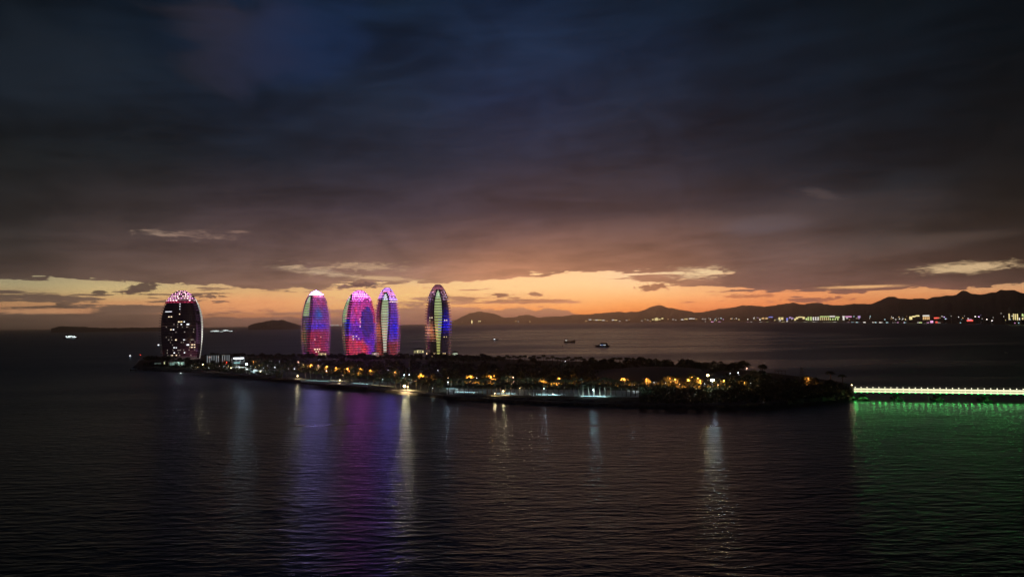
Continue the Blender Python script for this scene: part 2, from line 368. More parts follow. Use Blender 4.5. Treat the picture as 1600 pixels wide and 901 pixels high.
# ------------------------------------------------------------------ sea
def water_mat():
    m, n, out = nt('sea_water')
    k = n.links
    def mk(t, **kw):
        x = n.nodes.new(t)
        for a, v in kw.items(): setattr(x, a, v)
        return x
    tcx = mk('ShaderNodeTexCoord')
    def wave(sx, sy, rot, det, rough, dist=0.0):
        mp = mk('ShaderNodeMapping'); mp.inputs['Scale'].default_value = (sx, sy, 1); mp.inputs['Rotation'].default_value = (0, 0, R(rot))
        no = mk('ShaderNodeTexNoise'); no.inputs['Scale'].default_value = 1; no.inputs['Detail'].default_value = det; no.inputs['Roughness'].default_value = rough; no.inputs['Distortion'].default_value = dist
        k.new(tcx.outputs['Object'], mp.inputs[0]); k.new(mp.outputs[0], no.inputs['Vector']); return no.outputs['Fac']
    def mm(op, a, c):
        x = mk('ShaderNodeMath', operation=op)
        for i, v in enumerate((a, c)):
            if isinstance(v, (int, float)): x.inputs[i].default_value = v
            else: k.new(v, x.inputs[i])
        return x.outputs[0]
    w1 = wave(.11, .36, 13, 3, .55, .5)      # wavelets of four to five metres
    w2 = wave(.15, .48, -19, 3, .55, .3); w4 = wave(.5, 1.3, 4, 2, .5, .2)
    w3 = wave(.02, .05, 20, 2, .5)
    patch = wave(.0018, .0075, 6, 4, .55, .6)   # calmer and rougher lanes
    def rng_(lo, hi):
        mr = mk('ShaderNodeMapRange'); mr.inputs['From Min'].default_value = .35; mr.inputs['From Max'].default_value = .65
        mr.inputs['To Min'].default_value = lo; mr.inputs['To Max'].default_value = hi; k.new(patch, mr.inputs['Value']); return mr.outputs[0]
    w1 = mm('MULTIPLY', mm('POWER', w1, 2.0), 1.1); w2 = mm('MULTIPLY', mm('POWER', w2, 2.0), .75)
    h = mm('ADD', mm('ADD', mm('ADD', w1, w2), mm('MULTIPLY', w4, .10)), mm('MULTIPLY', w3, 1.2))
    bp = mk('ShaderNodeBump'); bp.inputs['Distance'].default_value = 1.0; k.new(h, bp.inputs['Height'])
    k.new(mm('MULTIPLY', rng_(.6, 1.25), .48), bp.inputs['Strength'])
    g = mk('ShaderNodeBsdfGlossy', distribution='BECKMANN'); g.inputs['Color'].default_value = (.54, .67, .79, 1)
    # a sheltered, calmer stretch of sea behind the island; rougher water all round it
    sx = mk('ShaderNodeSeparateXYZ'); k.new(tcx.outputs['Object'], sx.inputs[0])
    ex = mm('DIVIDE', mm('SUBTRACT', sx.outputs[0], 330.0), 760.0); ey = mm('DIVIDE', mm('SUBTRACT', sx.outputs[1], 2600.0), 2300.0)
    rr = mm('ADD', mm('SQRT', mm('ADD', mm('MULTIPLY', ex, ex), mm('MULTIPLY', ey, ey)), 0), mm('MULTIPLY', mm('SUBTRACT', patch, .5), 1.2))
    ml = mk('ShaderNodeMapRange', interpolation_type='SMOOTHSTEP'); ml.inputs['From Min'].default_value = .45; ml.inputs['From Max'].default_value = 1.3
    ml.inputs['To Min'].default_value = -.16; ml.inputs['To Max'].default_value = .0; k.new(rr, ml.inputs['Value'])
    mn = mk('ShaderNodeMapRange', interpolation_type='SMOOTHSTEP'); mn.inputs['From Min'].default_value = 200; mn.inputs['From Max'].default_value = 900
    mn.inputs['To Min'].default_value = -.14; mn.inputs['To Max'].default_value = .0; k.new(sx.outputs[1], mn.inputs['Value'])
    k.new(mm('ADD', rng_(.39, .46), mm('MINIMUM', ml.outputs[0], mn.outputs[0])), g.inputs['Roughness']); k.new(bp.outputs[0], g.inputs['Normal'])
    d = mk('ShaderNodeBsdfDiffuse'); d.inputs['Color'].default_value = (.006, .011, .012, 1)
    f = mk('ShaderNodeFresnel'); f.inputs['IOR'].default_value = 1.33; k.new(bp.outputs[0], f.inputs['Normal'])
    # a rough sea never mirrors fully at grazing angles: the faces that show tilt towards the eye
    fac = mm('DIVIDE', f.outputs[0], mm('ADD', mm('MULTIPLY', f.outputs[0], .7), 1.15))
    ms = mk('ShaderNodeMixShader'); k.new(fac, ms.inputs[0]); k.new(d.outputs[0], ms.inputs[1]); k.new(g.outputs[0], ms.inputs[2])
    k.new(ms.outputs[0], out.inputs['Surface'])
    return m
m = MB()
m.face([(-60000,-3000,0),(60000,-3000,0),(60000,30500,0),(-60000,30500,0)])
sea = tag(m.build('sea', water_mat()), 'dark rippled sea around the island', kind='structure')
# ------------------------------------------------------------------ mountains and far coast
hill_m = surf('hill_forest', (.045, .05, .035), .95, .5, .004)
def land(name, ridge, shore, depth, kind_label, back=1.5, rows=10, rough=.06, n=160, tag_kind='structure', cat=None):
    """ridge: [(px, py)] skyline, shore: [(px, dist)], the skyline stands 'depth' times the shore distance away"""
    def ip(t, x):
        if x <= t[0][0]: return t[0][1]
        for (a, b), (c, d) in zip(t, t[1:]):
            if x <= c: return b+(d-b)*(x-a)/(c-a)
        return t[-1][1]
    x0, x1 = ridge[0][0], ridge[-1][0]
    mb = MB(); grid = []
    for i in range(n+1):
        px = x0+(x1-x0)*i/n
        ds = ip(shore, px); dr = ds*depth
        py = ip(ridge, px)+(mnoise.fractal(Vector((px*.11, x0, 0)), .8, 2.0, 5)*.9)*min(1, i/12, (n-i)/12)
        top = at(px, py, dr); hz = max(2.0, top.z)
        a = math.atan2(top.x, top.y)
        col = []
        for j in range(rows+5):
            if j <= rows:
                t = j/rows; d = ds+(dr-ds)*t; z = hz*(t**1.15)
                nz = mnoise.fractal(Vector((a*60, t*3.0, x0*.01)), 1.0, 2.0, 4)
                z *= 1+rough*8*nz*math.sin(math.pi*t)*.5
                z = max(z, 3.0+2*t) if j else 1.2
            else:
                t = (j-rows)/4; d = dr*(1+(back-1)*t); z = hz*(1-t)
            col.append((d*math.sin(a), d*math.cos(a), z))
        # a small step down into the water in front
        col.insert(0, ((ds-.5)*math.sin(a), (ds-.5)*math.cos(a), -2.0))
        grid.append(col)
    w = len(grid[0])
    for col in grid: mb.v += col
    for i in range(n):
        for j in range(w-1):
            a = i*w+j
            mb.f.append((a, a+w, a+w+1, a+1)); mb.c.append(None); mb.m.append(0)
    o = mb.build(name, hill_m, smooth=True)
    return tag(o, kind_label, cat, kind=tag_kind)
ridgeA = [(1040,492),(1082,488),(1090,488),(1100,487),(1114,484),(1131,481.4),(1145,480),(1159,477.3),(1170,476.6),(1181,477.8),(1194,478.6),(1208,477.5),(1219,475),(1230,473.6),(1237.5,472.8),(1243,473.4),(1250,474.7),(1256,475.8),(1266,473.4),(1277,472.5),(1287,474.4),(1302,476.6),(1319,476.6),(1334,474),(1350,474.7),(1361,475),(1373,470),(1381,466),(1389,463.4),(1397,463.3),(1405,465.8),(1417,466.9),(1437,466),(1448,467),(1459,464),(1470,462.6),(1483,461.4),(1494,460.6),(1500,456),(1503,454),(1506,453.3),(1509,454),(1512,456),(1519,459),(1534,460),(1545,457.5),(1555,456.7),(1560,454),(1564,452.3),(1573,453.2),(1584,452.8),(1589,454.5),(1594,456.7),(1600,458.3),(1640,452),(1700,458),(1800,470),(2000,480)]
shoreA = [(1040,16000),(1100,15000),(1200,12000),(1350,7600),(1450,5900),(1600,4400),(2000,3000)]
land('coastal_mountains', ridgeA, shoreA, 1.6, 'dark ridge of mountains behind the city lights', n=700)
ridgeB = [(700,503.5),(760,502),(820,500),(870,495),(896,491.5),(921,490.7),(934,489.5),(950,488),(964,487),(980,487.5),(996,486.6),(1002,485.6),(1009,483),(1014,480.5),(1020,478.3),(1026,477),(1032,476.8),(1038,478),(1045,481),(1052,481.6),(1058,482.6),(1069,484.7),(1082,487),(1095,490),(1120,494),(1160,498)]
shoreB = [(700,30000),(850,22000),(1000,18500),(1160,16500)]
land('far_mountains', ridgeB, shoreB, 1.2, 'hazy mountain with a rounded summit and masts beyond the bay', n=420)
ridgeC = [(672,505),(690,504),(703,502.5),(715,498),(725,493),(735,489),(745,487),(752,486.5),(762,488),(772,490),(780,493),(790,496),(803,495.5),(812,493),(820,492),(826,491.5),(831,492.5),(838,495),(845,496),(860,494),(880,494),(900,497),(930,500)]
land('distant_mountains', ridgeC, [(672,25500),(930,25500)], 1.12, 'pale twin peaks fading in haze above the far shore', n=160)
ridgeD = [(80,512.6),(85,512),(90,510),(96,509.3),(104,509.4),(112,510),(125,510),(135,510.6),(150,511.8),(170,512),(200,511.6),(230,511.4),(260,511),(275,511)]
land('low_islet', ridgeD, [(60,9000),(300,9000)], 1.04, 'low black islet on the horizon beyond the dark tower', back=1.05, n=90)
ridgeE = [(388,509),(392,507),(398,505),(404,504),(412,503),(418,501),(424,500),(431,499.6),(440,500),(447,501),(453,503),(460,505),(466,507),(472,508.3),(480,508.6)]
land('dark_islet', ridgeE, [(380,8500),(500,8500)], 1.06, 'humped dark islet on the horizon between the dark tower and the lit towers', back=1.07, n=90)
# ------------------------------------------------------------------ the five towers
def scale_at(t):
    tab = [(0,.86),(.12,.92),(.3,.98),(.48,1.0),(.60,.975),(.70,.90),(.79,.785),(.87,.63),(.93,.45),(.97,.28),(1.0,.06)]
    for (a, b), (c, d) in zip(tab, tab[1:]):
        if t <= c: return b+(d-b)*(t-a)/(c-a)
    return .1
def leaf_w(t):
    """half width (m) of the atrium leaf at height t"""
    tab = [(0,1.9),(.1,2.1),(.2,2.4),(.35,3.6),(.5,4.8),(.62,5.0),(.74,4.4),(.82,3.3),(.88,1.8),(.905,.3)]
    for (a, b), (c, d) in zip(tab, tab[1:]):
        if t <= c: return b+(d-b)*(t-a)/(c-a)
    return 0
NF = 26; NS = 96
slab_m = surf('tower_slab', (.05, .045, .05), .5)
dark_frame_m = surf('tower_frame', (.03, .035, .04), .4)
led_wall = led_mat('media_facade', 1.15)
def lum(c): return .3*c[0]+.6*c[1]+.1*c[2]
def hsh(*a):
    v = math.sin(sum(x*k for x, k in zip(a, (12.9898, 78.233, 37.719))))*43758.5453
    return v-math.floor(v)
def mixl(a, b, f): return tuple(x+(y-x)*f for x, y in zip(a, b))
def bump(x, c, w): return math.exp(-((x-c)/w)**2)
def tower(px, D, ytop, phi, colf, label, windows, leafcol, seed, a=29.0, b=15.5, crown_k=3.0, top_from=.8):
    base = at(px, 540, D); base.z = 3.0
    ht = at(px, ytop, D).z-3.0
    tocam = math.atan2(-base.x, -base.y)                # bearing of the camera seen from the tower
    # local +X (long axis, leaf end) turned phi away from the camera (positive: to the right as seen)
    world = math.atan2(-base.y, -base.x)+R(phi)
    root = empty('sail_shaped_tower', base, world)
    tag(root, label, 'tower', 'sail shaped towers on the island')
    def rad(th, s, off=0.0): return ((a*s+off)*math.cos(th), (b*s+off)*math.sin(th))
    wall = MB(); led = MB(); fh = ht*.965/NF
    for k in range(NF):
        z0 = k*fh; z1 = z0+fh; t0 = z0/ht; t1 = z1/ht; tm = (t0+t1)/2; s = scale_at(tm)
        for i in range(NS):
            th0 = 2*math.pi*i/NS; th1 = 2*math.pi*(i+1)/NS; thm = (th0+th1)/2
            q0 = rad(th0, s); q1 = rad(th1, s)
            # lateral position as seen from the camera, -1 left .. 1 right
            p = rad(thm, s); vx = p[0]*math.cos(R(phi))-p[1]*math.sin(R(phi)); vy = p[0]*math.sin(R(phi))+p[1]*math.cos(R(phi))
            hw = math.sqrt((a*math.sin(R(phi)))**2+(b*math.cos(R(phi)))**2)*s
            lat = max(-1, min(1, vy/hw)); side = 1 if vx > -2 else -1
            c = colf(lat, tm, k, i)
            j = .8+.4*hsh(k+seed, i)
            if seed > 1 and lum(c) > .02:
                nz = mnoise.noise(Vector((thm*5+seed*9, k*.35, seed*3.0))); n2 = mnoise.noise(Vector((thm*9+50, k*.7, seed*5.0)))
                c = (c[0]*(1+.7*nz), c[1]*(1+.9*n2), c[2]*(1-.5*nz+.5*n2)); c = tuple(max(0, v)*(1+.5*n2) for v in c)
            if (seed == 2 and tm > .945) or (seed == 3 and k == 24) or (seed == 4 and k == 22 and lat > .15): c = tuple(v*{2:30,3:3,4:3}[seed] for v in {2:(.62,.42,1),3:(1,.2,.85),4:(.4,.2,1)}[seed])
            elif seed > 1 and tm > .88: c = tuple(v*1.5 for v in c)
            cw = tuple(v*j*.42 for v in c)
            wall.face([(q0[0],q0[1],z0+.5),(q1[0],q1[1],z0+.5),(q1[0],q1[1],z1-.25),(q0[0],q0[1],z1-.25)], cw)
            # slab edge standing proud of the glass, with its own led strip
            e0 = rad(th0, s, 2.7); e1 = rad(th1, s, 2.7)
            led.face([(e0[0],e0[1],z0-.1),(e1[0],e1[1],z0-.1),(e1[0],e1[1],z0+.5),(e0[0],e0[1],z0+.5)], (0,0,0))
            led.face([(q0[0],q0[1],z0+.5),(e0[0],e0[1],z0+.5),(e1[0],e1[1],z0+.5),(q1[0],q1[1],z0+.5)][::-1], (0,0,0))
            led.face([(q0[0],q0[1],z0-.1),(e0[0],e0[1],z0-.1),(e1[0],e1[1],z0-.1),(q1[0],q1[1],z0-.1)], (0,0,0))
            j2 = .5+.4*hsh(i*3.1, k*1.7)
            ce = tuple(v*2.6*j2*(.6+.8*hsh(i+3, k+seed)) for v in c)
            f0 = rad(th0, s, 2.74); f1 = rad(th1, s, 2.74)
            led.face([(f0[0],f0[1],z0-.06),(f1[0],f1[1],z0-.06),(f1[0],f1[1],z0+.45),(f0[0],f0[1],z0+.45)], ce)
    wall.build('curtain_wall', led_wall, root)
    led.build('floor_ledge', led_mat('ledge_strips', 1.2, (.05,.045,.05)), root)
    # crown: lattice of ribs closing to a point, on a solid cap
    cap = MB(); rings = []
    capc = {2:(10,7,16),3:(.9,.2,.5),4:(.8,.25,.45)}.get(seed, (.02,.01,.02))
    for q in range(7):
        t = .965+.035*q/6; s = scale_at(t)*(1 if q < 6 else .3)
        rings.append([(rad(2*math.pi*i/24, s)[0], rad(2*math.pi*i/24, s)[1], t*ht) for i in range(24)])
    for q in range(6):
        for i in range(24):
            cap.face([rings[q][i], rings[q][(i+1) % 24], rings[q+1][(i+1) % 24], rings[q+1][i]], capc)
    cap.face(rings[6])
    cap.build('roof_cap', led_mat('cap_light', 1.0, (.05,.045,.05)), root)
    lat_ = MB()
    for i in range(28):
        th = 2*math.pi*i/28
        pts = [(*rad(th, scale_at(t), 1.6), t*ht) for t in (.80,.84,.88,.92,.95,.975,.995)]
        lat_.tube(pts, .28, 4, False)
    for t in (.82,.85,.88,.91,.94,.965,.985):
        pts = [(*rad(2*math.pi*i/36, scale_at(t), 1.6), t*ht) for i in range(37)]
        lat_.tube(pts, .28, 4, False)
    crown = lat_.build('crown_lattice', slab_m, root)
    for t in (.82,.85,.88,.91,.94,.965,.985):
        if t < top_from: continue
        cl = MB()
        for i in range(56):
            q0 = rad(2*math.pi*i/56, scale_at(t), 1.95); q1 = rad(2*math.pi*(i+1)/56, scale_at(t), 1.95)
            c = {3:(1,.22,.85),4:(.5,.25,1)}.get(seed) or colf(0, t, 99, i); v_ = crown_k if (i+int(t*100)) % 2 and hsh(i+seed, t*50) > .2 else .15
            cl.face([(q0[0],q0[1],t*ht-.3),(q1[0],q1[1],t*ht-.3),(q1[0],q1[1],t*ht+.3),(q0[0],q0[1],t*ht+.3)], tuple(x*v_+.01 for x in c))
        cl.build('crown_light', led_mat('crown_lamps', 1.3), root)
    # atrium leaf on the end of the long axis
    def end_pt(yoff, t, off):
        s = scale_at(t); yy = max(-.98, min(.98, yoff/(b*s)))
        return (a*s*math.sqrt(1-yy*yy)+off, yoff, t*ht)
    at_m = led_mat('atrium_glow', 1.0, (.04,.05,.045))
    lf = MB(); n = 96
    for i in range(n):
        t0 = .005+.9*i/n; t1 = .005+.9*(i+1)/n
        w0 = leaf_w(t0); w1 = leaf_w(t1); floor_k = ((t0+t1)/2*ht/fh) % 1
        c = leafcol((t0+t1)/2, floor_k)
        m = 4
        for j in range(m):
            y0 = -1+2*j/m; y1 = -1+2*(j+1)/m
            f = 1.0-.25*abs((y0+y1)/2)
            lf.face([end_pt(w0*y0, t0, 1.9), end_pt(w0*y1, t0, 1.9), end_pt(w1*y1, t1, 1.9), end_pt(w1*y0, t1, 1.9)], tuple(v*f for v in c))
    atrium = lf.build('atrium', at_m, root)
    fr = MB()
    for sg in (-1, 1):
        outer = []
        for i in range(41):
            t = .002+.925*i/40; tt = min(t, .905)
            w = leaf_w(tt)+.1 if t < .905 else max(0, .4*(1-(t-.905)/.02))
            outer.append((t, w))
        for (t0, w0), (t1, w1) in zip(outer, outer[1:]):
            A = [end_pt(sg*w0, t0, 1.2), end_pt(sg*w0, t0, 2.5), end_pt(sg*(w0+2.0), t0, 2.4), end_pt(sg*(w0+2.6), t0, .2)]
            B = [end_pt(sg*w1, t1, 1.2), end_pt(sg*w1, t1, 2.5), end_pt(sg*(w1+2.0), t1, 2.4), end_pt(sg*(w1+2.6), t1, .2)]
            for j in range(3):
                fr.face([A[j], A[j+1], B[j+1], B[j]])
    fr.build('atrium_frame', dark_frame_m, atrium)
    for k in range(2, int(NF*.9)):
        t = k*fh/ht; w = leaf_w(t)
        if w < .6: continue
        rg = MB(); rg.tube([end_pt(-w, t, 2.25), end_pt(0, t, 2.35), end_pt(w, t, 2.25)], .22, 4, False)
        rg.build('balcony_rail', dark_frame_m, atrium)
    # spots added before the facade to strengthen its coloured streaks on the water
    if seed in (2, 3, 4):
        pc, pw = {2:((.60,.42,1), 20000), 3:((1,.16,.72), 16000), 4:((.36,.18,1), 16000)}[seed]
        for dy, tz in ((-6, .50), (0, .86), (6, .62)):
            if seed == 4 and dy < 0: continue
            sl = bpy.data.lights.new('added_streak_spot', 'SPOT'); sl.color = pc; sl.energy = pw*(.7 if seed != 4 else 1.0); sl.spot_size = R(70); sl.spot_blend = .6; sl.shadow_soft_size = .7
            so_ = bpy.data.objects.new('added_streak_spot', sl); COL.objects.link(so_); so_.parent = root
            ca, sa = math.cos(-R(phi)), math.sin(-R(phi))
            hw = math.sqrt((a*math.sin(R(phi)))**2+(b*math.cos(R(phi)))**2); rr_ = hw*.0+math.sqrt((a*math.cos(R(phi)))**2+(b*math.sin(R(phi)))**2)*scale_at(tz)+4.5
            q = (rr_*ca-dy*sa, rr_*sa+dy*ca); so_.location = (q[0], q[1], tz*ht)
            so_.rotation_euler = Vector((-ca, -sa, .12)).to_track_quat('Z', 'Y').to_euler()
    # lit rooms
    for (lat, t, wd, hh, kind) in windows:
        k = int(t*ht/fh); z = k*fh+fh*.5; s = scale_at(z/ht)
        # invert lateral -> theta on the camera side
        best = min(range(720), key=lambda q: (abs((lambda p: (p[0]*math.sin(R(phi))+p[1]*math.cos(R(phi))))(rad(q*math.pi/360, s)) -
              lat*math.sqrt((a*math.sin(R(phi)))**2+(b*math.cos(R(phi)))**2)*s))
              + (1e3 if rad(q*math.pi/360, s)[0]*math.cos(R(phi))-rad(q*math.pi/360, s)[1]*math.sin(R(phi)) < 0 else 0))
        th = best*math.pi/360
        x, y = rad(th, s, .12); tx, ty = -a*math.sin(th), b*math.cos(th)
        w = MB(); w.box((0,0,0), (wd*.8, .1, hh*.75))
        o = w.build('lit_window', emis('room_'+kind, {'warm':(1,.78,.5),'white':(.9,.95,1),'gold':(1,.72,.32),'dim':(1,.86,.7)}[kind], {'warm':1.6,'white':1.8,'gold':1.1,'dim':.45}[kind]), root)
        o.location = (x, y, z); o.rotation_euler = (0, 0, math.atan2(ty, tx))
    return root
def leaf_green(lo, hi, st=1.0, dark=None):
    def f(t, fk):
        c = mixl(lo, hi, max(0, min(1, (t-.1)/.8)))
        bar = 1.0 if fk > .42 else .32
        k = st*bar
        if t > .8: k = st*1.1; c = mixl(c, (.55,.8,.5), .7)
        if dark: k *= dark(t)
        return tuple(v*k for v in c)
    return f
def L3(r, g, b): return lin((r, g, b))[:3]
def col1(lat, t, k, i):
    if t > .84: return tuple(v*(.35+.75*hsh(i, k))*(1 if k == 99 else .45) for v in (L3(235,180,190) if hsh(i*.37, k) > .25 else L3(190,120,170)))
    if t > .80: return L3(150,40,70)
    c = L3(18,10,17)
    if t < .33: c = mixl(c, L3(92,50,66), bump(lat, .55, .55)*(.33-t)/.33)
    if t < .05: c = L3(110,90,90)
    if lat > .75 and hsh(k, 5) > .45: c = L3(90,60,90)
    return c
def col2(lat, t, k, i):
    if t > .95: return L3(250,210,250)
    if t > .90: return L3(236,130,180)
    c = L3(165,62,134)
    c = mixl(c, L3(120,56,150), bump(t, .66, .16))
    c = mixl(c, L3(190,70,130), bump(t, .8, .06)*.7)
    c = mixl(c, L3(50,100,190), bump(t, .63, .1)*bump(lat, .15, .25))
    c = mixl(c, L3(60,50,225), bump(t, .455, .06)*(.9 if lat < .75 else .4))
    c = mixl(c, L3(160,44,64), .75*max(0, min(1, (.41-t+.03*(hsh(k, int(lat*5))-.5))/.05)))
    c = mixl(c, L3(120,56,150), max(0, lat-.55)*1.4)
    if lat < -.7: c = mixl(L3(110,50,110), L3(180,120,80), bump(t, .3, .12))
    return c
def col3(lat, t, k, i):
    if t > .95: return L3(240,110,160)
    if t > .90: return L3(246,190,250)
    c = L3(204,60,168)
    c = mixl(c, L3(216,74,166), bump(t, .68, .12))
    rr = ((lat-.45)/.42)**2+((t-.50)/.24)**2
    edge = .25*(hsh(k, int(lat*6))-.5)
    if rr+edge < 1: c = mixl(c, L3(24,44,140), .88)
    else: c = mixl(c, L3(84,44,190), .85*max(0, min(1, (.56-t+.10*(hsh(int(lat*7), 3)-.5))/.1)))
    lo_ = max(0, min(1, (.26-t-.10*lat+.06*(hsh(int(lat*9), 4)-.5))/.06))*max(0, min(1, (.75-lat)/.35))
    c = mixl(c, mixl(L3(204,48,100), L3(220,90,90), hsh(i, k)*.6), lo_)
    if lat < -.55 and .4 < t < .55: c = L3(60,50,230)
    if lat > .85 and t > .5: c = L3(200,40,90)
    if lat < -.85: c = mixl(L3(70,60,90), L3(150,100,90), bump(t, .3, .2))
    return c
def col4(lat, t, k, i):
    if t > .95: return L3(240,120,150)
    if t > .84: return mixl(L3(210,90,110), L3(240,140,150), hsh(i, k))
    if .78 < t <= .84 and lat > 0: return L3(236,190,225)
    if lat < -.05:
        c = L3(104,34,58)
        c = mixl(c, L3(196,110,80), bump(t, .38, .13)*.95)
        if t < .2: c = L3(140,56,50)
        return c
    c = L3(124,66,170)
    c = mixl(c, L3(40,34,225), bump(t, .42, .16)*min(1, max(0, .4+lat)))
    c = mixl(c, L3(136,56,66), max(0, min(1, (.27-t)/.08)))
    if lat > .88: c = L3(170,60,140)
    return c
def col5(lat, t, k, i):
    if t > .93: return L3(130,70,90)
    if t > .78:
        return L3(190,140,170) if hsh(i*1.7, k) > .72 else L3(50,24,34)
    if lat < 0:
        c = L3(40,20,30)
        c = mixl(c, L3(204,130,96), bump(t, .37, .1))
        if t < .22: c = L3(26,20,20)
        if abs(lat) > .93 and hsh(k, i) > .6: c = L3(150,60,80)
        return c
    c = L3(30,20,44)
    c = mixl(c, L3(30,26,226), bump(t, .46, .085))
    c = mixl(c, L3(26,20,130), bump(t, .58, .08)*.8)
    if t < .3: c = L3(36,28,40)
    if lat > .93 and hsh(k, i) > .6: c = L3(150,60,90)
    return c
def sc(f, g): return lambda *a: tuple(v*g for v in f(*a))
GL, GH = (.36,.52,.16), (.42,.62,.26)
w1 = [(-.62,.60,2.4,1.6,'warm'),(-.50,.60,2.4,1.6,'warm'),(-.12,.54,2.6,1.8,'warm'),(.0,.54,3.2,2,'gold'),(.14,.54,1.8,1.6,'white'),(.0,.51,2.2,1.4,'white'),(.32,.51,4,2.2,'white'),(.33,.49,2.6,1.6,'white'),
      (-.5,.43,2.2,1.6,'warm'),(-.38,.43,2,1.4,'white'),(-.26,.29,2.6,1.8,'warm'),(.14,.29,1.8,1.4,'white'),(.34,.22,3.8,2,'white'),(.56,.215,3,1.4,'warm'),(.68,.215,2.4,1.4,'warm'),(.55,.15,3,1.4,'warm'),(.7,.15,2.4,1.4,'warm'),
      (-.36,.18,2,1.4,'white'),(-.25,.18,2,1.4,'white'),(-.36,.11,2.2,1.5,'white'),(-.48,.04,2,1.4,'warm'),(-.25,.04,2,1.4,'warm'),(.18,.075,2,1.4,'white'),(-.36,.0,2.6,1.6,'white'),(-.1,.645,1.6,1.4,'warm'),(-.1,.77,1.2,1.6,'white'),(-.1,.81,1.2,1.6,'white'),(-.1,.73,1.2,1.2,'white'),
      (-.68,.68,13,.9,'white')]
g_ = random.Random(4)
for _ in range(46): w1.append((g_.uniform(-.8,.72), g_.uniform(.02,.5)**1.0, g_.uniform(.9,1.6), 1.2, 'dim'))
w2 = [(-.1,.09,3.4,1.8,'warm'),(.1,.09,3.4,1.8,'warm'),(.28,.09,2.6,1.8,'warm'),(.0,.065,3,1.4,'warm'),(.2,.065,3,1.4,'warm'),(-.1,.24,1.8,1.4,'warm'),(.35,.26,1.6,1.4,'warm')]
w3 = [(.02,.55,1.8,1.4,'warm'),(.04,.51,2,1.4,'warm'),(.03,.42,2.4,1.6,'warm'),(-.4,.27,3,1.6,'gold'),(-.2,.27,2,1.4,'warm'),(-.4,.23,2,1.4,'warm'),(-.05,.23,1.6,1.2,'warm')]
w5 = [(-.7,.54,2,1.6,'warm'),(-.52,.54,2,1.6,'warm'),(-.7,.50,2,1.4,'gold'),(.55,.51,2,1.6,'warm'),(.72,.51,2,1.6,'warm'),(.5,.28,2,1.4,'gold'),(.7,.28,2,1.4,'gold'),
      (-.6,.07,3,1.6,'gold'),(-.42,.07,2.4,1.6,'gold'),(.42,.07,3,1.6,'gold'),(.62,.07,2.6,1.6,'gold'),(-.6,.01,3,1.6,'gold'),(.42,.01,3,1.6,'gold'),(.62,.01,2.6,1.6,'gold')]
tower(283, 1068, 453.5, 74, sc(col1, .6), 'darkest and broadest tower, scattered white windows lit under a pink crown', w1,
      lambda t, fk: tuple(v*(.5+1.3*bump(t, .3, .12)+1.2*bump(t, .86, .06)+.5*bump(t, .05, .1)) for v in (.8,.82,.7)), 1, a=26.5, crown_k=16.0)
tower(494, 1071, 453.5, -30, sc(col2, .85), 'narrow pink and purple lit tower with a white cap, nearest neighbour of the dark tower', w2,
      leaf_green(GL, GH, .75, lambda t: 1.0 if t > .6 else .05+.12*t), 2)
tower(562, 1076, 453.0, -49, sc(col3, .9), 'broad magenta lit tower with a large blue patch on its facade', w3,
      leaf_green(GL, GH, .75, lambda t: 1.0 if t > .5 else .08+.2*t), 3, crown_k=6)
tower(605.5, 981, 449.0, -7, sc(col4, .85), 'slim tower lit red on one side and violet on the other of its pale atrium', [],
      leaf_green((.75,.78,.66), GH, .85), 4, crown_k=5)
tower(685, 923, 444.0, 0, sc(col5, .9), 'dark slim end-on tower with a yellow green atrium and a blue glow', w5,
      leaf_green((.55,.55,.16), (.5,.66,.3), .8), 5)
# ------------------------------------------------------------------ island ground
near_px = [(205,574),(222,578.5),(250,580.5),(290,582),(340,584.5),(380,588),(420,592.5),(460,597.5),(500,602.5),(530,605.5),(560,608.5),(600,613),(640,617.5),(700,623.5),(750,627),(800,630),(850,632),(900,634),(950,635.5),(1000,636.5),(1050,637.5),(1100,637.5),(1170,636),(1210,633.5),(1240,631),(1270,628.5),(1300,625.5),(1320,623),(1338,620)]
far_px = [(1338,606),(1310,600),(1280,596),(1240,591),(1200,586),(1160,581.5),(1100,577),(1040,573),(980,570.5),(920,568.5),(860,566.5),(800,564.5),(740,562.5),(690,560.5),(620,559),(540,558),(460,557.5),(380,557),(320,557.5),(280,558),(240,560),(215,565)]
GZ = 3.0
def ipx(tab, x):
    t = sorted(tab)
    if x <= t[0][0]: return t[0][1]
    for (a, b), (c, d) in zip(t, t[1:]):
        if x <= c: return b+(d-b)*(x-a)/(c-a)
    return t[-1][1]
def jit(p, i, am):
    a = i*2.39996; return Vector((p.x+am*math.cos(a), p.y+am*math.sin(a), p.z))
def dense(tab, n=6):
    out = []
    for (a, b), (c, d) in zip(tab, tab[1:]):
        for k in range(n): out.append((a+(c-a)*k/n, b+(d-b)*k/n))
    out.append(tab[-1]); return out
outl = [P(x, y, 0) for x, y in dense(near_px)]+[P(x, y, 0) for x, y in dense(far_px)]
nO = len(outl)
cen = Vector((sum(p.x for p in outl)/nO, sum(p.y for p in outl)/nO, 0))
def inset(i, d):
    a = outl[i-1]; b = outl[(i+1) % nO]; t = (b-a); n_ = Vector((t.y, -t.x, 0)).normalized()
    n_ = -n_ if n_.dot(outl[i]-cen) > 0 and False else n_
    q = outl[i]
    # inward normal for a polygon running left to right along the near shore, back along the far shore
    return Vector((q.x-n_.x*d, q.y-n_.y*d, 0))
rock_m = surf('seawall_stone', (.12, .115, .105), .9, .5, .35)
soil_m = surf('island_grass', (.035, .045, .022), .95, .5, .05)
pave_m = surf('paving', (.30, .30, .29), .75, .25, .15)
path_m = surf('asphalt_path', (.06, .06, .06), .85, .3, .2)
mb = MB()
ringA = [(p.x, p.y, -1.5) for p in outl]
ringB = []; ringC = []
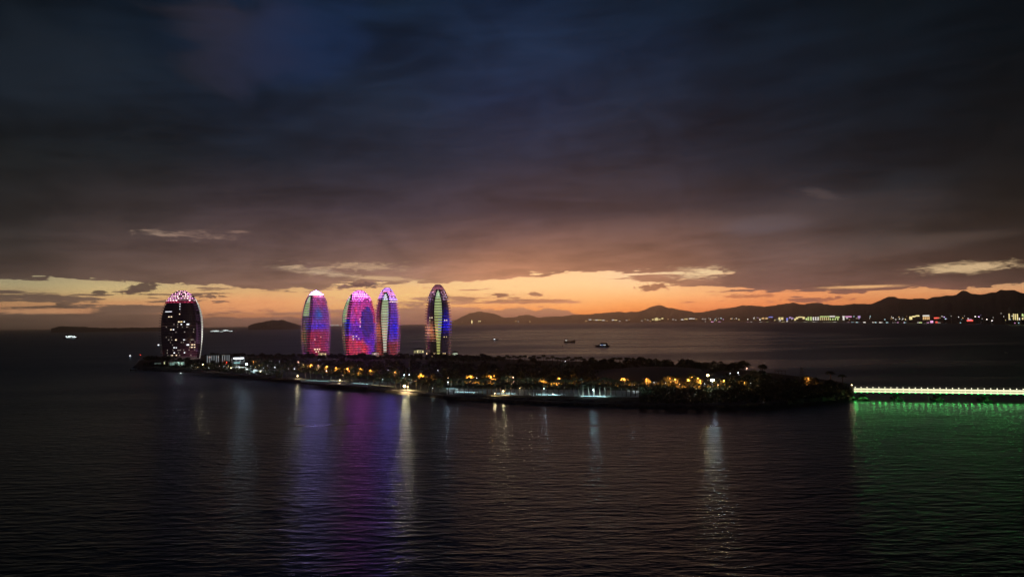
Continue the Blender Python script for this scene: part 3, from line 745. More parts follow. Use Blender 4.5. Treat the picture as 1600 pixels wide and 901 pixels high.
for i in range(nO):
    q = inset(i, 3.0+1.2*math.sin(i*1.7)); ringB.append((q.x, q.y, 1.6+.35*math.sin(i*2.3)))
    q = inset(i, 5.5); ringC.append((q.x, q.y, GZ))
mb.v = ringA+ringB+ringC
for r_ in (0, 1):
    for i in range(nO):
        j = (i+1) % nO
        mb.f.append((r_*nO+i, r_*nO+j, (r_+1)*nO+j, (r_+1)*nO+i)); mb.c.append(None); mb.m.append(0)
mb.f.append(tuple(2*nO+i for i in range(nO))); mb.c.append(None); mb.m.append(1)
ground = tag(mb.build('ground', [rock_m, soil_m]), 'dark low island with a stone edged shore', kind='structure')
def strip(name, pts, w, z, mat, label, kind='structure'):
    """flat sheet following pixel points on the ground; w = (near offset px, far offset px)"""
    m_ = MB(); A = [P(x, y+w[0], z) for x, y in pts]; B = [P(x, y-w[1], z) for x, y in pts]
    for i in range(len(pts)-1): m_.face([A[i], A[i+1], B[i+1], B[i]])
    return tag(m_.build(name, mat), label, kind=kind)
strip('shore_path', [(x, ipx(near_px, x)-6.0) for x in range(300, 1240, 20)], (.9, .9), GZ+.004, path_m, 'narrow path along the near shore')
strip('plaza', [(x, 612+(x-700)*.012+.0) for x in range(698, 1000, 10)], (3.0+1.5, 5.5), GZ+.006, pave_m, 'pale paved plaza under the front palms')
strip('promenade', [(470,595.5),(500,598),(540,600.5),(575,603)], (1.2, 3.2), GZ+.006, pave_m, 'pale paved promenade left of the plaza')
strip('road', [(x, 577+(x-400)*.033) for x in range(400, 1180, 20)], (1.0, 1.0), GZ+.006, path_m, 'dark road between the rows of orange lamps')
strip('quay', [(300,580.0),(340,582),(400,586),(440,591)], (.9, 1.3), GZ+.006, surf('quay_concrete', (.06,.06,.06), .8), 'concrete quay beside the moored boats')
# the smooth low mound behind the plaza
mm_ = MB(); NX, NY = 36, 12
for j in range(NY+1):
    for i in range(NX+1):
        px = 925+(1140-925)*i/NX
        p0 = P(px, 601-1.0*(i/NX), GZ-.2); p1 = P(px, 577+(px-925)*.01, GZ-.2)
        q = p0.lerp(p1, j/NY); hgt = 7.0*math.sin(math.pi*min(1, i/NX))**.7*math.sin(math.pi*min(1, j/NY*.98))**.8 if 0 < i < NX and 0 < j < NY else 0
        mm_.v.append((q.x, q.y, q.z+hgt))
for j in range(NY):
    for i in range(NX):
        a = j*(NX+1)+i; mm_.f.append((a, a+1, a+NX+2, a+NX+1)); mm_.c.append(None); mm_.m.append(0)
tag(mm_.build('mound', surf('mound_turf', (.10,.095,.085), .9, .2, .03), smooth=True), 'smooth low mound behind the palms of the plaza', kind='structure')
# ------------------------------------------------------------------ vegetation
leaf_m = surf('leaves', (.045, .06, .025), .7, .6, .25)
palmleaf_m = surf('palm_fronds', (.05, .065, .03), .6, .4, .5)
bark_m = surf('bark', (.12, .095, .07), .9, .3, 1.0)
rng = random.Random(11)
def crown_mesh(r, rz_, zc, nl, ncl, seed):
    g = random.Random(seed); m_ = MB(); cl = []
    for _ in range(ncl):
        a = g.uniform(0, 6.283); h_ = g.uniform(-.7, 1.0); rr = math.sqrt(max(0, 1-h_*h_))*g.uniform(.25, .85)
        cl.append((r*rr*math.cos(a), r*rr*math.sin(a), zc+rz_*h_*.75, r*g.uniform(.28, .48)))
    for _ in range(nl):
        c = g.choice(cl); d = Vector((g.gauss(0,1), g.gauss(0,1), g.gauss(0,1))).normalized()*c[3]*g.uniform(.55, 1.05)
        p = Vector((c[0]+d.x, c[1]+d.y, c[2]+d.z*.8))
        n_ = (d+Vector((g.uniform(-.8,.8), g.uniform(-.8,.8), g.uniform(-.4,1)))).normalized()
        u = n_.orthogonal().normalized(); u = Matrix.Rotation(g.uniform(0, 6.28), 3, n_) @ u; w = n_.cross(u); s = g.uniform(.28, .62)
        m_.face([p-u*s-w*s*.5, p+u*s*.2-w*s*.7, p+u*s+w*s*.4, p-u*s*.3+w*s*.8])
    return m_
def leafy_tree(name, r, h_, seed, label, group):
    root = empty(name, (0,0,0)); tag(root, label, 'tree', group)
    m_ = MB(); g = random.Random(seed)
    m_.tube([(0,0,-.3),(.1,.05,h_*.25),(.15,-.1,h_*.5)], [.32,.24,.17], 7)
    for k in range(5):
        a = k*1.256+g.uniform(-.3,.3); m_.tube([(.13,-.05,h_*.33+.12*k), (r*.3*math.cos(a), r*.3*math.sin(a), h_*.55), (r*.6*math.cos(a), r*.6*math.sin(a), h_*.72)], [.14,.09,.04], 5)
    m_.build('trunk', bark_m, root)
    crown_mesh(r, h_*.36, h_*.63, 620, 16, seed).build('crown', leaf_m, root)
    return root
def palm(name, h_, seed, label, group, nfr=20):
    root = empty(name, (0,0,0)); tag(root, label, 'palm tree', group); g = random.Random(seed)
    m_ = MB(); bx_, by_ = g.uniform(-.5,.5), g.uniform(-.5,.5)
    m_.tube([(0,0,-.3),(bx_*.3,by_*.3,h_*.35),(bx_*.8,by_*.8,h_*.7),(bx_,by_,h_)], [.36,.28,.24,.22], 7)
    m_.build('trunk', bark_m, root)
    c = MB()
    for k in range(nfr):
        a = 2*math.pi*k/nfr+g.uniform(-.2,.2); up = g.uniform(.1, 1.0); ln = g.uniform(2.6, 3.5); pts = []
        for q in range(7):
            t = q/6; pts.append(Vector((bx_+math.cos(a)*ln*t, by_+math.sin(a)*ln*t, h_+ln*(up*t-(.55+up*.75)*t*t))))
        sd_ = Vector((-math.sin(a), math.cos(a), 0))
        for q in range(6):
            p, p2 = pts[q], pts[q+1]; w = .95*math.sin(math.pi*min(.97, (q+.9)/6.6))+.06
            for sg in (-1, 1):
                tip = (p+p2)/2+sd_*sg*w+Vector((0,0,-.38*w-.1))+(p2-p)*.5
                c.face([p, p2, tip]); 
                tip2 = p+sd_*sg*w*.9+Vector((0,0,-.35*w-.08))+(p2-p)*.3
                c.face([p-(p2-p)*.3, p+(p2-p)*.15, tip2])
    c.build('crown', palmleaf_m, root)
    return root
GT = 'dark leafy trees covering the island'
protoT = [leafy_tree('leafy_tree', r, h_, sd_, 'dark leafy tree in the unlit wood in front of the towers', GT) for r, h_, sd_ in ((4.2,7.6,1),(5.0,8.6,2),(3.4,6.6,3),(5.6,8.0,4))]
GP = 'palms lining the island'
protoP = [palm('palm_tree', h_, sd_, 'palm', GP) for h_, sd_ in ((7.2,5),(6.4,6),(8.0,7))]
usedT = set(); usedP = set()
def put(protos, used, p, label, group, s=1.0, sz=None, idx=None):
    i = rng.randrange(len(protos)) if idx is None else idx
    if i not in used: used.add(i); o = protos[i]
    else: o = copy_tree(protos[i])
    o.location = p; o.rotation_euler = (0, 0, rng.uniform(0, 6.28)); o.scale = (s, s, sz or s)
    o['label'] = label; o['group'] = group
    return o
def tree_label(px):
    if px < 300: return 'dark leafy tree on the left tip of the island by the darkest tower', 'trees on the left tip'
    if px < 470: return 'dark leafy tree behind the lit quay and the white canopy', 'trees behind the quay'
    if px < 720: return 'dark leafy tree in the unlit wood in front of the lit towers', 'trees before the lit towers'
    if px < 900: return 'dark leafy tree between the plaza palms and the back row of palms', 'trees behind the plaza'
    if px < 1170: return 'dark leafy tree in the wood around the brightest floodlight', 'trees around the floodlight'
    return 'dark leafy tree on the sloping right tip of the island near the bridge', 'trees near the bridge'
placed = []
def far_enough(p, d):
    for q in placed:
        if (q.x-p.x)**2+(q.y-p.y)**2 < d*d: return False
    return True
tower_xy = [(at(px, 540, D).x, at(px, 540, D).y) for px, D in ((284,1068),(494,1071),(562,1076),(605.5,981),(685,923))]
def free(p, r=36):
    return all((p.x-x)**2+(p.y-y)**2 > r*r for x, y in tower_xy)
# lamp list is shared with the lamps file: keep trees off the lamps but close by
LAMPS_O = [(396,565),(466,565),(474,569.6),(486.5,570),(497,570.5),(510.7,572),(525,574),(543,575.5),(561,575.6),(578.6,577.7),(617,581),(658,585),(735,587.5),(767,588),(793,589.5),(802,589),(831,590.5),(850,592),(874,590.6),(975,591.6),(1010,591.6),(1046.5,590.7),(1055,592.4),(1076,593),(1081,589),(1090.6,590.7),(1094,594),(1131,594),(1163,597),(1263,591)]
lampxy = [P(x, y, 8.5) for x, y in LAMPS_O]
nb = 0
def try_tree(px, py, dmin, s, sz=None, label=None):
    global nb
    if 1098 < px < 1132 and py > 594: return False
    p = P(px, py, GZ)
    if not free(p) or not far_enough(p, dmin): return False
    if any((p.x-q.x)**2+(p.y-q.y)**2 < 3.0**2 for q in lampxy): return False
    placed.append(p); nb += 1
    l, g_ = tree_label(px)
    put(protoT, usedT, p, l, g_, s, sz); return True
def yb(px): return ipx(far_px, px)          # back shore, sea level
# back edge of the wood: gives the skyline of the island
for px in range(232, 300, 7): try_tree(px+rng.uniform(-2,2), 565.5+rng.uniform(-.8,.8), 4, rng.uniform(.8,1.1))
for px in range(330, 700, 8): try_tree(px+rng.uniform(-2,2), 562.5+(px-330)*.006+rng.uniform(-.8,.8), 4, rng.uniform(1.0,1.3))
for px in range(702, 790, 7): try_tree(px+rng.uniform(-2,2), 566.5+rng.uniform(-.6,.8), 4, rng.uniform(1.0,1.35)*(1.0 if px < 765 else .8))
for px in range(796, 912, 9): try_tree(px+rng.uniform(-2,2), 575+rng.uniform(-.6,1.0), 4, rng.uniform(.45,.62))
for px in list(range(916, 960, 7))+list(range(986, 1080, 7)): try_tree(px+rng.uniform(-2,2), 575.5+rng.uniform(-.8,.8), 4, rng.uniform(1.0,1.3))
for px in range(1084, 1165, 7): try_tree(px+rng.uniform(-2,2), 580.5+(px-1084)*.03+rng.uniform(-.8,.8), 4, rng.uniform(1.0,1.25))
for px in range(1168, 1330, 9): try_tree(px+rng.uniform(-3,3), 590+(px-1168)*.105+rng.uniform(-1,1.5), 4, rng.uniform(.42,.75)*(1.0 if px > 1255 or px < 1185 else .6))
# a tree standing just behind every orange lamp, where its light falls
for i, q in enumerate(lampxy):
    px, py = LAMPS_O[i]; d = q.normalized()
    p = Vector((q.x, q.y, GZ))+Vector((d.x, d.y, 0))*4.6+Vector((rng.uniform(-1.5,1.5), 0, 0)); placed.append(p); nb += 1
    l, g_ = tree_label(px); put(protoT, usedT, p, 'leafy tree lit orange from below by a street lamp', 'trees lit by orange lamps', rng.uniform(.72, .95))
# body of the wood
tries = 0
while nb < 285 and tries < 20000:
    tries += 1
    px = rng.uniform(395, 1200); y0 = 564+(max(0, px-700))*.028; y1 = ipx(near_px, px)-(17 if px < 1060 else 14)-(12 if 688 < px < 1004 else 0)
    if px > 925 and px < 1085: y1 = 583
    py = y0+(y1-y0)*rng.random()**.8
    # keep the road and the lamp line a little open
    ry = 577+(px-400)*.033
    if abs(py-ry) < 2.2: continue
    try_tree(px, py, 7.0, rng.uniform(.65, 1.05))
for px, py, s in ((262,571,.5),(275,572,.5),(330,572,.6),(345,573,.6),(352,570,.7),(310,572,.5),(1180,612,.5),(1215,612,.5),(1250,612,.6),(1285,611,.6),(1230,604,.55),(1150,607,.6),(1300,606,.7)):
    try_tree(px, py, 3, s)
# palms: back row against the water
bp_i = 0
x = 779.0
while x < 918:
    d_ = 6.6 if x > 800 else 5.0
    put(protoP, usedP, P(x, 568.4+(x-780)*.031+rng.uniform(-.3,.3), GZ), 'small dark palm in the back row seen against the pink water', 'palms in the back row', rng.uniform(.88, 1.0), rng.uniform(1.12, 1.3)); x += d_+rng.uniform(-1.2,1.2)
for x, lb in ((958,'lone dark palm between two dark wood clumps, left one of three'),(969,'middle one of three dark palms between two wood clumps'),(981,'right one of three dark palms between two wood clumps')):
    put(protoP, usedP, P(x, 574.5, GZ), lb, 'three palms between the wood clumps', 1.2)
# front row before the plaza
x = 701.0
while x < 997:
    put(protoP, usedP, P(x, 615.6+(x-700)*.011+rng.uniform(-.5,.4), GZ), 'slender dark palm in the front row on the edge of the plaza', 'front row palms on the plaza', rng.uniform(.72, .95)); x += rng.uniform(6.0, 9.5)
x = 705.0
while x < 1000:
    put(protoP, usedP, P(x, 605.6+(x-700)*.014+rng.uniform(-.8,.8), GZ), 'dark palm in the second row behind the plaza', 'second row palms behind the plaza', rng.uniform(.8, 1.0)); x += rng.uniform(6.5, 11)
x = 440.0
while x < 690:
    put(protoP, usedP, P(x, ipx(near_px, x)-9.5+rng.uniform(-.8,.8), GZ), 'dark palm on the promenade between the quay and the plaza', 'palms on the promenade', rng.uniform(.7, .95)); x += rng.uniform(7, 13)
for x, y, s, lb in ((1299,601,1.1,'taller of two dark palms on the right tip by the bridge'),(1317,603.5,.95,'shorter of two dark palms on the right tip by the bridge')):
    put(protoP, usedP, P(x, y, GZ), lb, 'two palms by the bridge', s)
# low planting nobody could count
g = random.Random(5); m_ = MB()
for _ in range(5200):
    px = g.uniform(226, 1330); y0 = ipx(far_px, px)+6; y1 = ipx(near_px, px)-(8 if px < 1180 else 7)
    if 425 < px < 1000: y1 -= 9
    if 300 < px < 440: y1 = ipx(near_px, px)-4.5
    py = y0+(y1-y0)*g.random(); p = P(px, py, GZ)
    if 694 < px < 1001 and 604 < py-(px-700)*.012 < 617.5: continue
    if 465 < px < 580 and abs(py-(595+(px-470)*.075)) < 4.5: continue
    if not free(p, 31): continue
    s = g.uniform(.6, 1.5)
    for k in range(5):
        c = p+Vector((g.uniform(-1.5,1.5), g.uniform(-1.5,1.5), g.uniform(.2,1.3)*s))
        n_ = Vector((g.uniform(-1,1), g.uniform(-1,1), g.uniform(-.2,1))).normalized(); u = n_.orthogonal().normalized(); w = n_.cross(u); q = g.uniform(.5, 1.1)*s
        m_.face([c-u*q-w*q*.4, c+u*q*.3-w*q*.8, c+u*q+w*q*.3, c-u*q*.2+w*q])
tag(m_.build('undergrowth', leaf_m), 'low dark shrubs between the trees of the island', 'shrubs', kind='stuff')
# ------------------------------------------------------------------ lamps
pole_m = surf('lamp_pole', (.15, .15, .15), .5)
def point(parent, loc, col, watts, rad_=.25):
    l = bpy.data.lights.new('bulb', 'POINT'); l.color = col[:3]; l.energy = watts; l.shadow_soft_size = rad_
    o = bpy.data.objects.new('bulb', l); COL.objects.link(o); o.parent = parent; o.location = loc
    return o
def spot(parent, loc, col, watts):
    l = bpy.data.lights.new('bulb', 'SPOT'); l.color = col[:3]; l.energy = watts; l.shadow_soft_size = .25; l.spot_size = R(150); l.spot_blend = .5
    o = bpy.data.objects.new('bulb', l); COL.objects.link(o); o.parent = parent; o.location = loc; o.rotation_euler = (R(52), 0, 0)
    return o
def lamp(px, py, zl, kind, label, group, watts=None, headr=.35, cat='street lamp', name='street_lamp', st=None):
    col, w0, s0 = {'orange':((1,.33,.06), 1500, 14), 'warm':((1,.70,.34), 1800, 16), 'white':((.80,.92,1.0), 900, 12), 'cyan':((.62,.95,1.0), 1500, 14), 'pink':((1,.5,.38), 900, 12), 'red':((1,.06,.03), 300, 10),'yellow':((1,.68,.24), 4000, 40)}[kind]
    w = w0 if watts is None else watts; s = st or s0
    hp = P(px, py, zl); root = empty(name, (hp.x, hp.y, GZ)); tag(root, label, cat, group)
    root.rotation_euler[2] = math.atan2(-hp.x, hp.y)
    h_ = zl-GZ
    m_ = MB(); m_.tube([(0,.9,0),(0,.9,h_*.6),(0,.85,h_-.1),(0,.5,h_+.18),(0,.1,h_+.2)], [.11,.08,.07,.05,.05], 6); m_.build('pole', pole_m, root)
    m2 = MB(); m2.ball((0,0,h_), headr, 5, sz=.6); hd = m2.build('lamp_head', emis('lamp_%s_%d' % (kind, int(s)), col, s), root)
    m3 = MB(); m3.tube([(0,0,h_+headr*.62),(0,0,h_+headr*.95)], [headr*1.05, headr*.35], 10); m3.build('lamp_cap', pole_m, root)
    if kind in ('orange', 'pink'): spot(root, (0, .15, h_-.5), col, w*10*(.4 if px > 1030 else 1))
    elif kind == 'yellow' or w >= 14000:
        sp_l = spot(root, (0, -.3, h_-.9), col, w*(.34 if kind == 'yellow' else .008)); sp_l.rotation_euler = (R(-78), 0, 0); sp_l.data.spot_size = R(60)
        point(root, (0, -.1, h_-.55), col, w*(.3 if kind == 'yellow' else .08))
    else: point(root, (0, -.1, h_-.55), col, w*1.3)
    return root
fixed = {0:'orange street lamp just right of the white floodlit quay', 11:'orange street lamp among trees right of the twin white floodlights', 5:'brightest orange street lamp among those before the pink tower',
         29:'single orange lamp in the dark towards the bridge', 12:'leftmost orange lamp behind the plaza', 18:'orange lamp nearest the lit end of the back palm row', 19:'orange lamp lighting the tree at the left foot of the mound',
         27:'orange lamp just right of the white floodlight', 28:'small orange lamp at the right end of the wood'}
def olab(i, px):
    if i in fixed: return fixed[i], None
    if px < 620: return 'orange street lamp on the dark road in front of the lit towers', 'orange lamps before the lit towers'
    if px < 900: return 'orange street lamp lighting a tree behind the plaza palms', 'orange lamps behind the plaza'
    if px < 1060: return 'orange street lamp in front of the smooth mound', 'orange lamps before the mound'
    return 'orange street lamp left of the brightest floodlight', 'orange lamps beside the floodlight'
kinds = {1:'pink',2:'warm',4:'pink',15:'pink',16:'warm',20:'orange',14:'warm'}
watt = {0:500,1:150,2:300,3:1500,4:300,5:1500,6:1500,7:2200,8:2200,9:900,10:250,11:2500,12:2500,13:2000,14:700,15:500,16:1400,17:700,18:2600,19:2600,20:2200,21:1000,22:1800,23:2600,24:1000,25:1600,26:2600,27:1800,28:1200,29:500}
for i, (x, y) in enumerate(LAMPS_O):
    l, g_ = olab(i, x)
    lamp(x, y, 8.5, kinds.get(i, 'orange'), l, g_, watt.get(i), .3 if watt.get(i) > 1200 else .2)
W_ = [
 (423,563,7.5,'white','tiny white lamp in the trees right of the white canopy',60,.14),
 (437,564,7.5,'white','tiny white lamp, second one right of the white canopy',60,.14),
 (429.5,573.4,5.5,'white','low elongated white lamp behind the right end of the quay',220,.3),
 (460,576,7,'white','white lamp on a tall pole behind the warm shore lamp',400,.26),
 (465,587,5.5,'warm','warm shore lamp near the right end of the quay',1800,.45),
 (317,569,6,'warm','warm lamp left of the striped building on the quay',2200,.45),
 (354,565.5,6.5,'red','red lamp on the quay before the striped building',900,.3),
 (219.5,554,9,'red','red beacon lamp at the left tip of the island',350,.3),
 (361,574.5,5,'warm','warm low lamp on the quay before the white canopy',900,.35),
 (407,580,4.8,'warm','warm lamp at the right end of the quay yachts',900,.3),
 (510,579,6,'white','white lamp below the orange lamps before the pink tower',300,.24),
 (531,593.5,5.5,'warm','warm lamp on the promenade left of the plaza',700,.35),
 (632,603,5.5,'warm','brightest warm shore lamp below the slim red and violet tower',6000,.75),
 (637,604,5,'warm','small warm lamp touching the brightest warm shore lamp',1500,.35),
 (631.5,585.5,7.5,'cyan','left one of twin white floodlights in front of the wood',900,.38),
 (639.5,585,7.5,'white','right one of twin white floodlights in front of the wood',900,.45),
 (700,596.7,8,'white','white lamp at the left end of the plaza palms',500,.32),
 (717,601.5,7,'white','small white lamp over the left part of the plaza',150,.2),
 (786.5,610.5,5.5,'warm','warm white lamp low on the plaza among the palms',450,.4),
 (773,614,4.5,'warm','yellowish low lamp at the plaza edge beside a palm',500,.25),
 (850,606.7,7,'white','small white lamp among the middle palms of the plaza',250,.22),
 (927,608.6,6.5,'cyan','cyan white lamp on the right part of the plaza',600,.35),
 (992,601.5,6.5,'white','white lamp at the right end of the plaza',400,.24),
 (666.7,552,9,'gold','yellow lamp left of the foot of the end-on tower',500,.35),
 (774,557,9,'white','tiny lamp at the left start of the back palm row',40,.15),
 (883,564,10,'white','white lamp on a tall mast within the back palm row',60,.22),
 (1153.5,582,9,'white','upper white lamp at the right end of the wood',500,.3),
 (1154,587,7,'white','lower white lamp at the right end of the wood',200,.22),
 (1167,575,9.5,'pink','pinkish lamp high at the right end of the wood',300,.28),
 (1141,583,8.5,'white','dim white lamp among the trees right of the floodlight',80,.16),
 (1192,588.5,7,'white','faint white lamp alone on the dark right slope',60,.18),
 (1331,601,9,'warm','warm lamp at the island end of the bridge',200,.3),
 (1106,586,11,'yellow','big yellow floodlight beside the brightest white floodlight',9000,.7),
 (1113,593.6,10,'white','brightest white floodlight on the island',14000,1.0),
 (385.5,568.5,8,'white','white floodlight on a tall mast behind the quay yachts',6000,.7),
]
for (x, y, z, k, lb, w, hr) in W_:
    k = 'warm' if k == 'gold' else k
    lamp(x, y, z, k, lb, None, w, hr, 'lamp' if hr < .45 else 'floodlight', 'park_lamp' if hr < .45 else 'floodlight', 60 if hr >= .6 else None)
# dim small lamps scattered
g = random.Random(3)
for n_, (x, y) in enumerate([(441,574),(451,575.5),(418,570.5),(405,571),(498,562),(522,559.5),(590,575),(606,578),(697,565),(712,556),(725,558),(684,578),(700,590),(745,590),(1040,598),(1062,600),(1101,599),(1022,597),(1122,601),(1146,600),(1173,598),(536,586),(598,592),(676,606),(812,606),(343,571.5),(350,572),(357,572.5),(364,573),(370,573),(376,573.5),(384,574),(392,572),(399,573),(411,575),(300,571),(309,573),(326,574)]):
    lamp(x, y, 5.5, 'white' if n_ % 3 else 'warm', 'faint small lamp scattered in the dark planting of the island', 'faint small lamps in the planting', 40, .13)
# line lights lying along the plaza
def line_light(pts, z, col, st, label, wdt=.25, group='line lights along the plaza'):
    a, b = P(*pts[0], z), P(*pts[1], z); c = (a+b)/2; root = empty('line_light', c, math.atan2(b.y-a.y, b.x-a.x)); tag(root, label, 'line light', group)
    ln = (b-a).length
    m_ = MB(); m_.box((0, 0, .12), (ln, .35, .24)); m_.build('housing', pole_m, root)
    m_ = MB(); m_.box((0, 0, .30), (ln*.98, wdt, .10)); m_.build('tube', emis('line_%d' % int(st*10), col, st), root)
    l = bpy.data.lights.new('glow', 'AREA'); l.shape = 'RECTANGLE'; l.size = ln; l.size_y = .3; l.energy = ln*120*st; l.color = col
    o = bpy.data.objects.new('glow', l); COL.objects.link(o); o.parent = root; o.location = (0, .2, .9); o.rotation_euler = (R(55), 0, 0)
CY = (.55,.92,1.0)
for a, b, st, lb in (((393,582.2),(411,583.2),1.6,'bright white line light at the right end of the quay'),((697,607.3),(712,607.3),1.6,'cyan white line light at the far left of the plaza, behind the others'),((713,612.8),(738,613.4),2.2,'cyan line light at the left end of the plaza'),((776,615.0),(803,615.6),1.6,'cyan line light at the left middle of the plaza'),
                     ((838,616.8),(870,617.6),2.0,'cyan line light at the right middle of the plaza'),((911,619.0),(944,619.8),2.4,'brightest cyan line light at the right end of the plaza'),
                     ((478,594.6),(512,595.6),1.0,'dim white line light on the promenade near the quay'),((552,598.8),(574,600.4),1.6,'white line light on the promenade below the broad tower'),((518,594.6),(536,595.6),1.4,'short warm line light between two others on the promenade'),((580,601.6),(612,604.0),.6,'faint line light left of the brightest warm shore lamp')):
    line_light((a, b), GZ+.01, CY if 'warm' not in lb else (1,.75,.45), st, lb)
# ------------------------------------------------------------------ bridge
conc_m = surf('bridge_concrete', (.26, .25, .23), .85, .2, .5)
BA = P(1334, 604.6, 7.4); BB = P(1600, 607.6, 7.4); BA.z = BB.z = 0
bd = (BB-BA); bl = bd.length; bdir = bd.normalized(); LB = bl*1.55
bridge = empty('footbridge', BA, math.atan2(bdir.y, bdir.x))
tag(bridge, 'long low bridge lit cream white with green lamps under its edge', 'bridge')
# local: x along the bridge, -y towards the camera
piers = [bl*f for f in (.275, .52, .80)]; sp_ = piers[2]-piers[1]; piers += [piers[2]+sp_, piers[2]+2*sp_]
def soffit(x):
    ps = [-sp_*.2]+piers+[piers[-1]+sp_]
    for a, b in zip(ps, ps[1:]):
        if a <= x <= b: t = (x-a)/(b-a); return 2.3+1.5*math.sin(math.pi*t)**.8
    return 3.6
m_ = MB(); n = 90; WD = 12.0
prof = []
for i in range(n+1):
    x = LB*i/n; s = soffit(x)
    prof.append([(x, 0, 5.3),(x, 0, 4.55),(x, 1.6, 4.2),(x, 2.4, s),(x, WD-2.4, s),(x, WD-1.6, 4.2),(x, WD, 4.55),(x, WD, 5.3)])
for a, b in zip(prof, prof[1:]):
    for j in range(8): m_.face([a[j], b[j], b[(j+1) % 8], a[(j+1) % 8]])
m_.face(prof[0][::-1]); m_.face(prof[-1])
m_.build('deck', conc_m, bridge)
m_ = MB()
for y in (.12, WD-.12):
    for z in (5.85, 6.3, 6.75, 7.2): m_.box((LB/2, y, z), (LB, .07, .07))
    for k in range(int(LB/1.55)): m_.box((k*1.55+.3, y, 6.25), (.1, .12, 1.9))
m_.build('railing', surf('rail_paint', (.7,.68,.62), .5), bridge)
m_ = MB(); m_.box((LB/2, -.06, 4.95), (LB, .08, .45)); m_.build('light_strip', emis('fascia_light', (.95,.95,.55), 1.8), bridge)
m_ = MB(); m_.box((LB/2, .04, 6.4), (LB, .05, .85)); m_.build('light_strip', emis('rail_light', (1.0,.96,.60), 1.15), bridge)
m_ = MB(); m_.box((LB/2, .04, 5.6), (LB, .05, .42)); m_.build('light_strip', emis('kerb_light', (.95,.9,.5), .8), bridge)
nl = int(LB/3.15); gm = emis('green_lamp', (.03, 1.0, .16), 3.0); wm = emis('rail_lamp', (1,.95,.7), 2.6); vm = emis('pilaster_light', (.75,1,.5), 1.6)
for k in range(nl):
    x = .8+k*3.15
    m_ = MB(); m_.ball((0,0,0), .24, 4); o = m_.build('rail_lamp', wm, bridge); o.location = (x, .1, 7.4)
    m_ = MB(); m_.box((0,0,0), (.35, .16, .8)); o = m_.build('fascia_lamp', vm, bridge); o.location = (x, -.12, 5.1)
    m_ = MB(); m_.box((0,0,0), (.7, .3, .22)); o = m_.build('green_floodlight', gm, bridge); o.location = (x, -.05, 4.36)
    l = bpy.data.lights.new('green_bulb', 'AREA'); l.shape = 'RECTANGLE'; l.size = .9; l.size_y = .5; l.energy = 90 if k else 150; l.color = (.10, 1.0, .14)
    lo = bpy.data.objects.new('green_bulb', l); COL.objects.link(lo); lo.parent = bridge; lo.location = (x, -.35, 4.1); lo.rotation_euler = (R(-32), 0, 0)
for k, x in enumerate(piers):
    m_ = MB(); m_.box((x, WD/2, 1.6), (1.5, WD-4, 1.9)); m_.box((x, WD/2, .35), (4.2, WD-1.0, 1.1))
    for dx in (-1.2, 1.2):
        for dy in (2, WD/2, WD-2): m_.tube([(x+dx, dy, -1.5), (x+dx, dy, .2)], .4, 8)
    m_.build('pier', surf('pier_concrete', (.12,.115,.105), .9), bridge)
# abutment of rocks and greenery where it meets the island
m_ = MB(); g = random.Random(8)
for _ in range(60):
    q = BA+bdir*g.uniform(-9, 10)+Vector((0,1,0))*g.uniform(-1, 12); m_.ball((q.x, q.y, g.uniform(-.3, 1.4)), g.uniform(.7, 1.6), 4, sz=.7)
tag(m_.build('riprap', rock_m), 'dark rocks heaped under the island end of the bridge', 'rocks', kind='stuff')
# ------------------------------------------------------------------ buildings on the island
wall_d = surf('dark_wall', (.10,.10,.105), .8); wall_l = surf('pale_wall', (.45,.46,.46), .8); roof_d = surf('dark_roof', (.05,.05,.05), .8)
def frame_at(px, py, z=GZ):
    p = P(px, py, z); dep = (C3.inverted() @ (p-Vector((0,0,H)))).z*-1
    return p, dep/F, math.atan2(p.x, p.y)
def on_island(name, px0, px1, py, label, cat, yaw=0.0):
    p, u, a = frame_at((px0+px1)/2, py); o = empty(name, p, -a+yaw); tag(o, label, cat)
    return o, u, (px1-px0)*u*math.cos(a)*1.0
def boxp(name, mat, root, c, d): m_ = MB(); m_.box(c, d); return m_.build(name, mat, root)
o, u, w = on_island('striped_building', 320, 360, 567, 'low building on the quay with grey vertical light stripes', 'building')
h_ = 13*u
boxp('wall', wall_d, o, (0, 5, h_/2), (w, 10, h_)); boxp('roof', roof_d, o, (0, 5, h_+.2), (w+1, 11, .4))
g = random.Random(2)
for k, fx in enumerate((.10,.19,.27,.36,.45,.53,.69,.78,.87,.95)):
    hh = h_*g.uniform(.55, .85); boxp('light_stripe', emis('stripe', (.75,.85,.9), .38), o, (-w/2+w*fx, -.12, h_*.93-hh/2), (.55, .12, hh))
for fx in (.14,.19,.50):
    boxp('lit_window', emis('room_pink', (1,.6,.5), .5), o, (-w/2+w*fx+.7, -.1, h_*.72), (1.2, .1, 1))
o, u, w = on_island('canopy_building', 362, 382, 571, 'building with a glaring white ceiling under its canopy', 'building')
h_ = 13*u
boxp('wall', wall_d, o, (0, 7, h_*.33), (w, 8, h_*.66)); boxp('canopy', wall_d, o, (0, 4, h_), (w*1.05, 16, .5))
boxp('ceiling_light', emis('canopy_white', (.85,.95,1), 4), o, (.5, -3.2, h_-.95), (w*.78, 3.0, 1.1))
boxp('lit_window', emis('room_cyan', (.4,.9,.85), .6), o, (-w*.08, 2.85, h_*.34), (w*.5, .2, 1.3))
for fx in (-.48, -.16, .16, .48): boxp('column', wall_l, o, (w*fx, -2.5, h_/2), (.5, .5, h_))
l = bpy.data.lights.new('canopy_glow', 'AREA'); l.shape = 'RECTANGLE'; l.size = w*.7; l.size_y = 3; l.energy = 900; l.color = (.8,.95,1)
lo = bpy.data.objects.new('canopy_glow', l); COL.objects.link(lo); lo.parent = o; lo.location = (0, -3.5, h_-1.9); lo.rotation_euler = (R(-25), 0, 0)
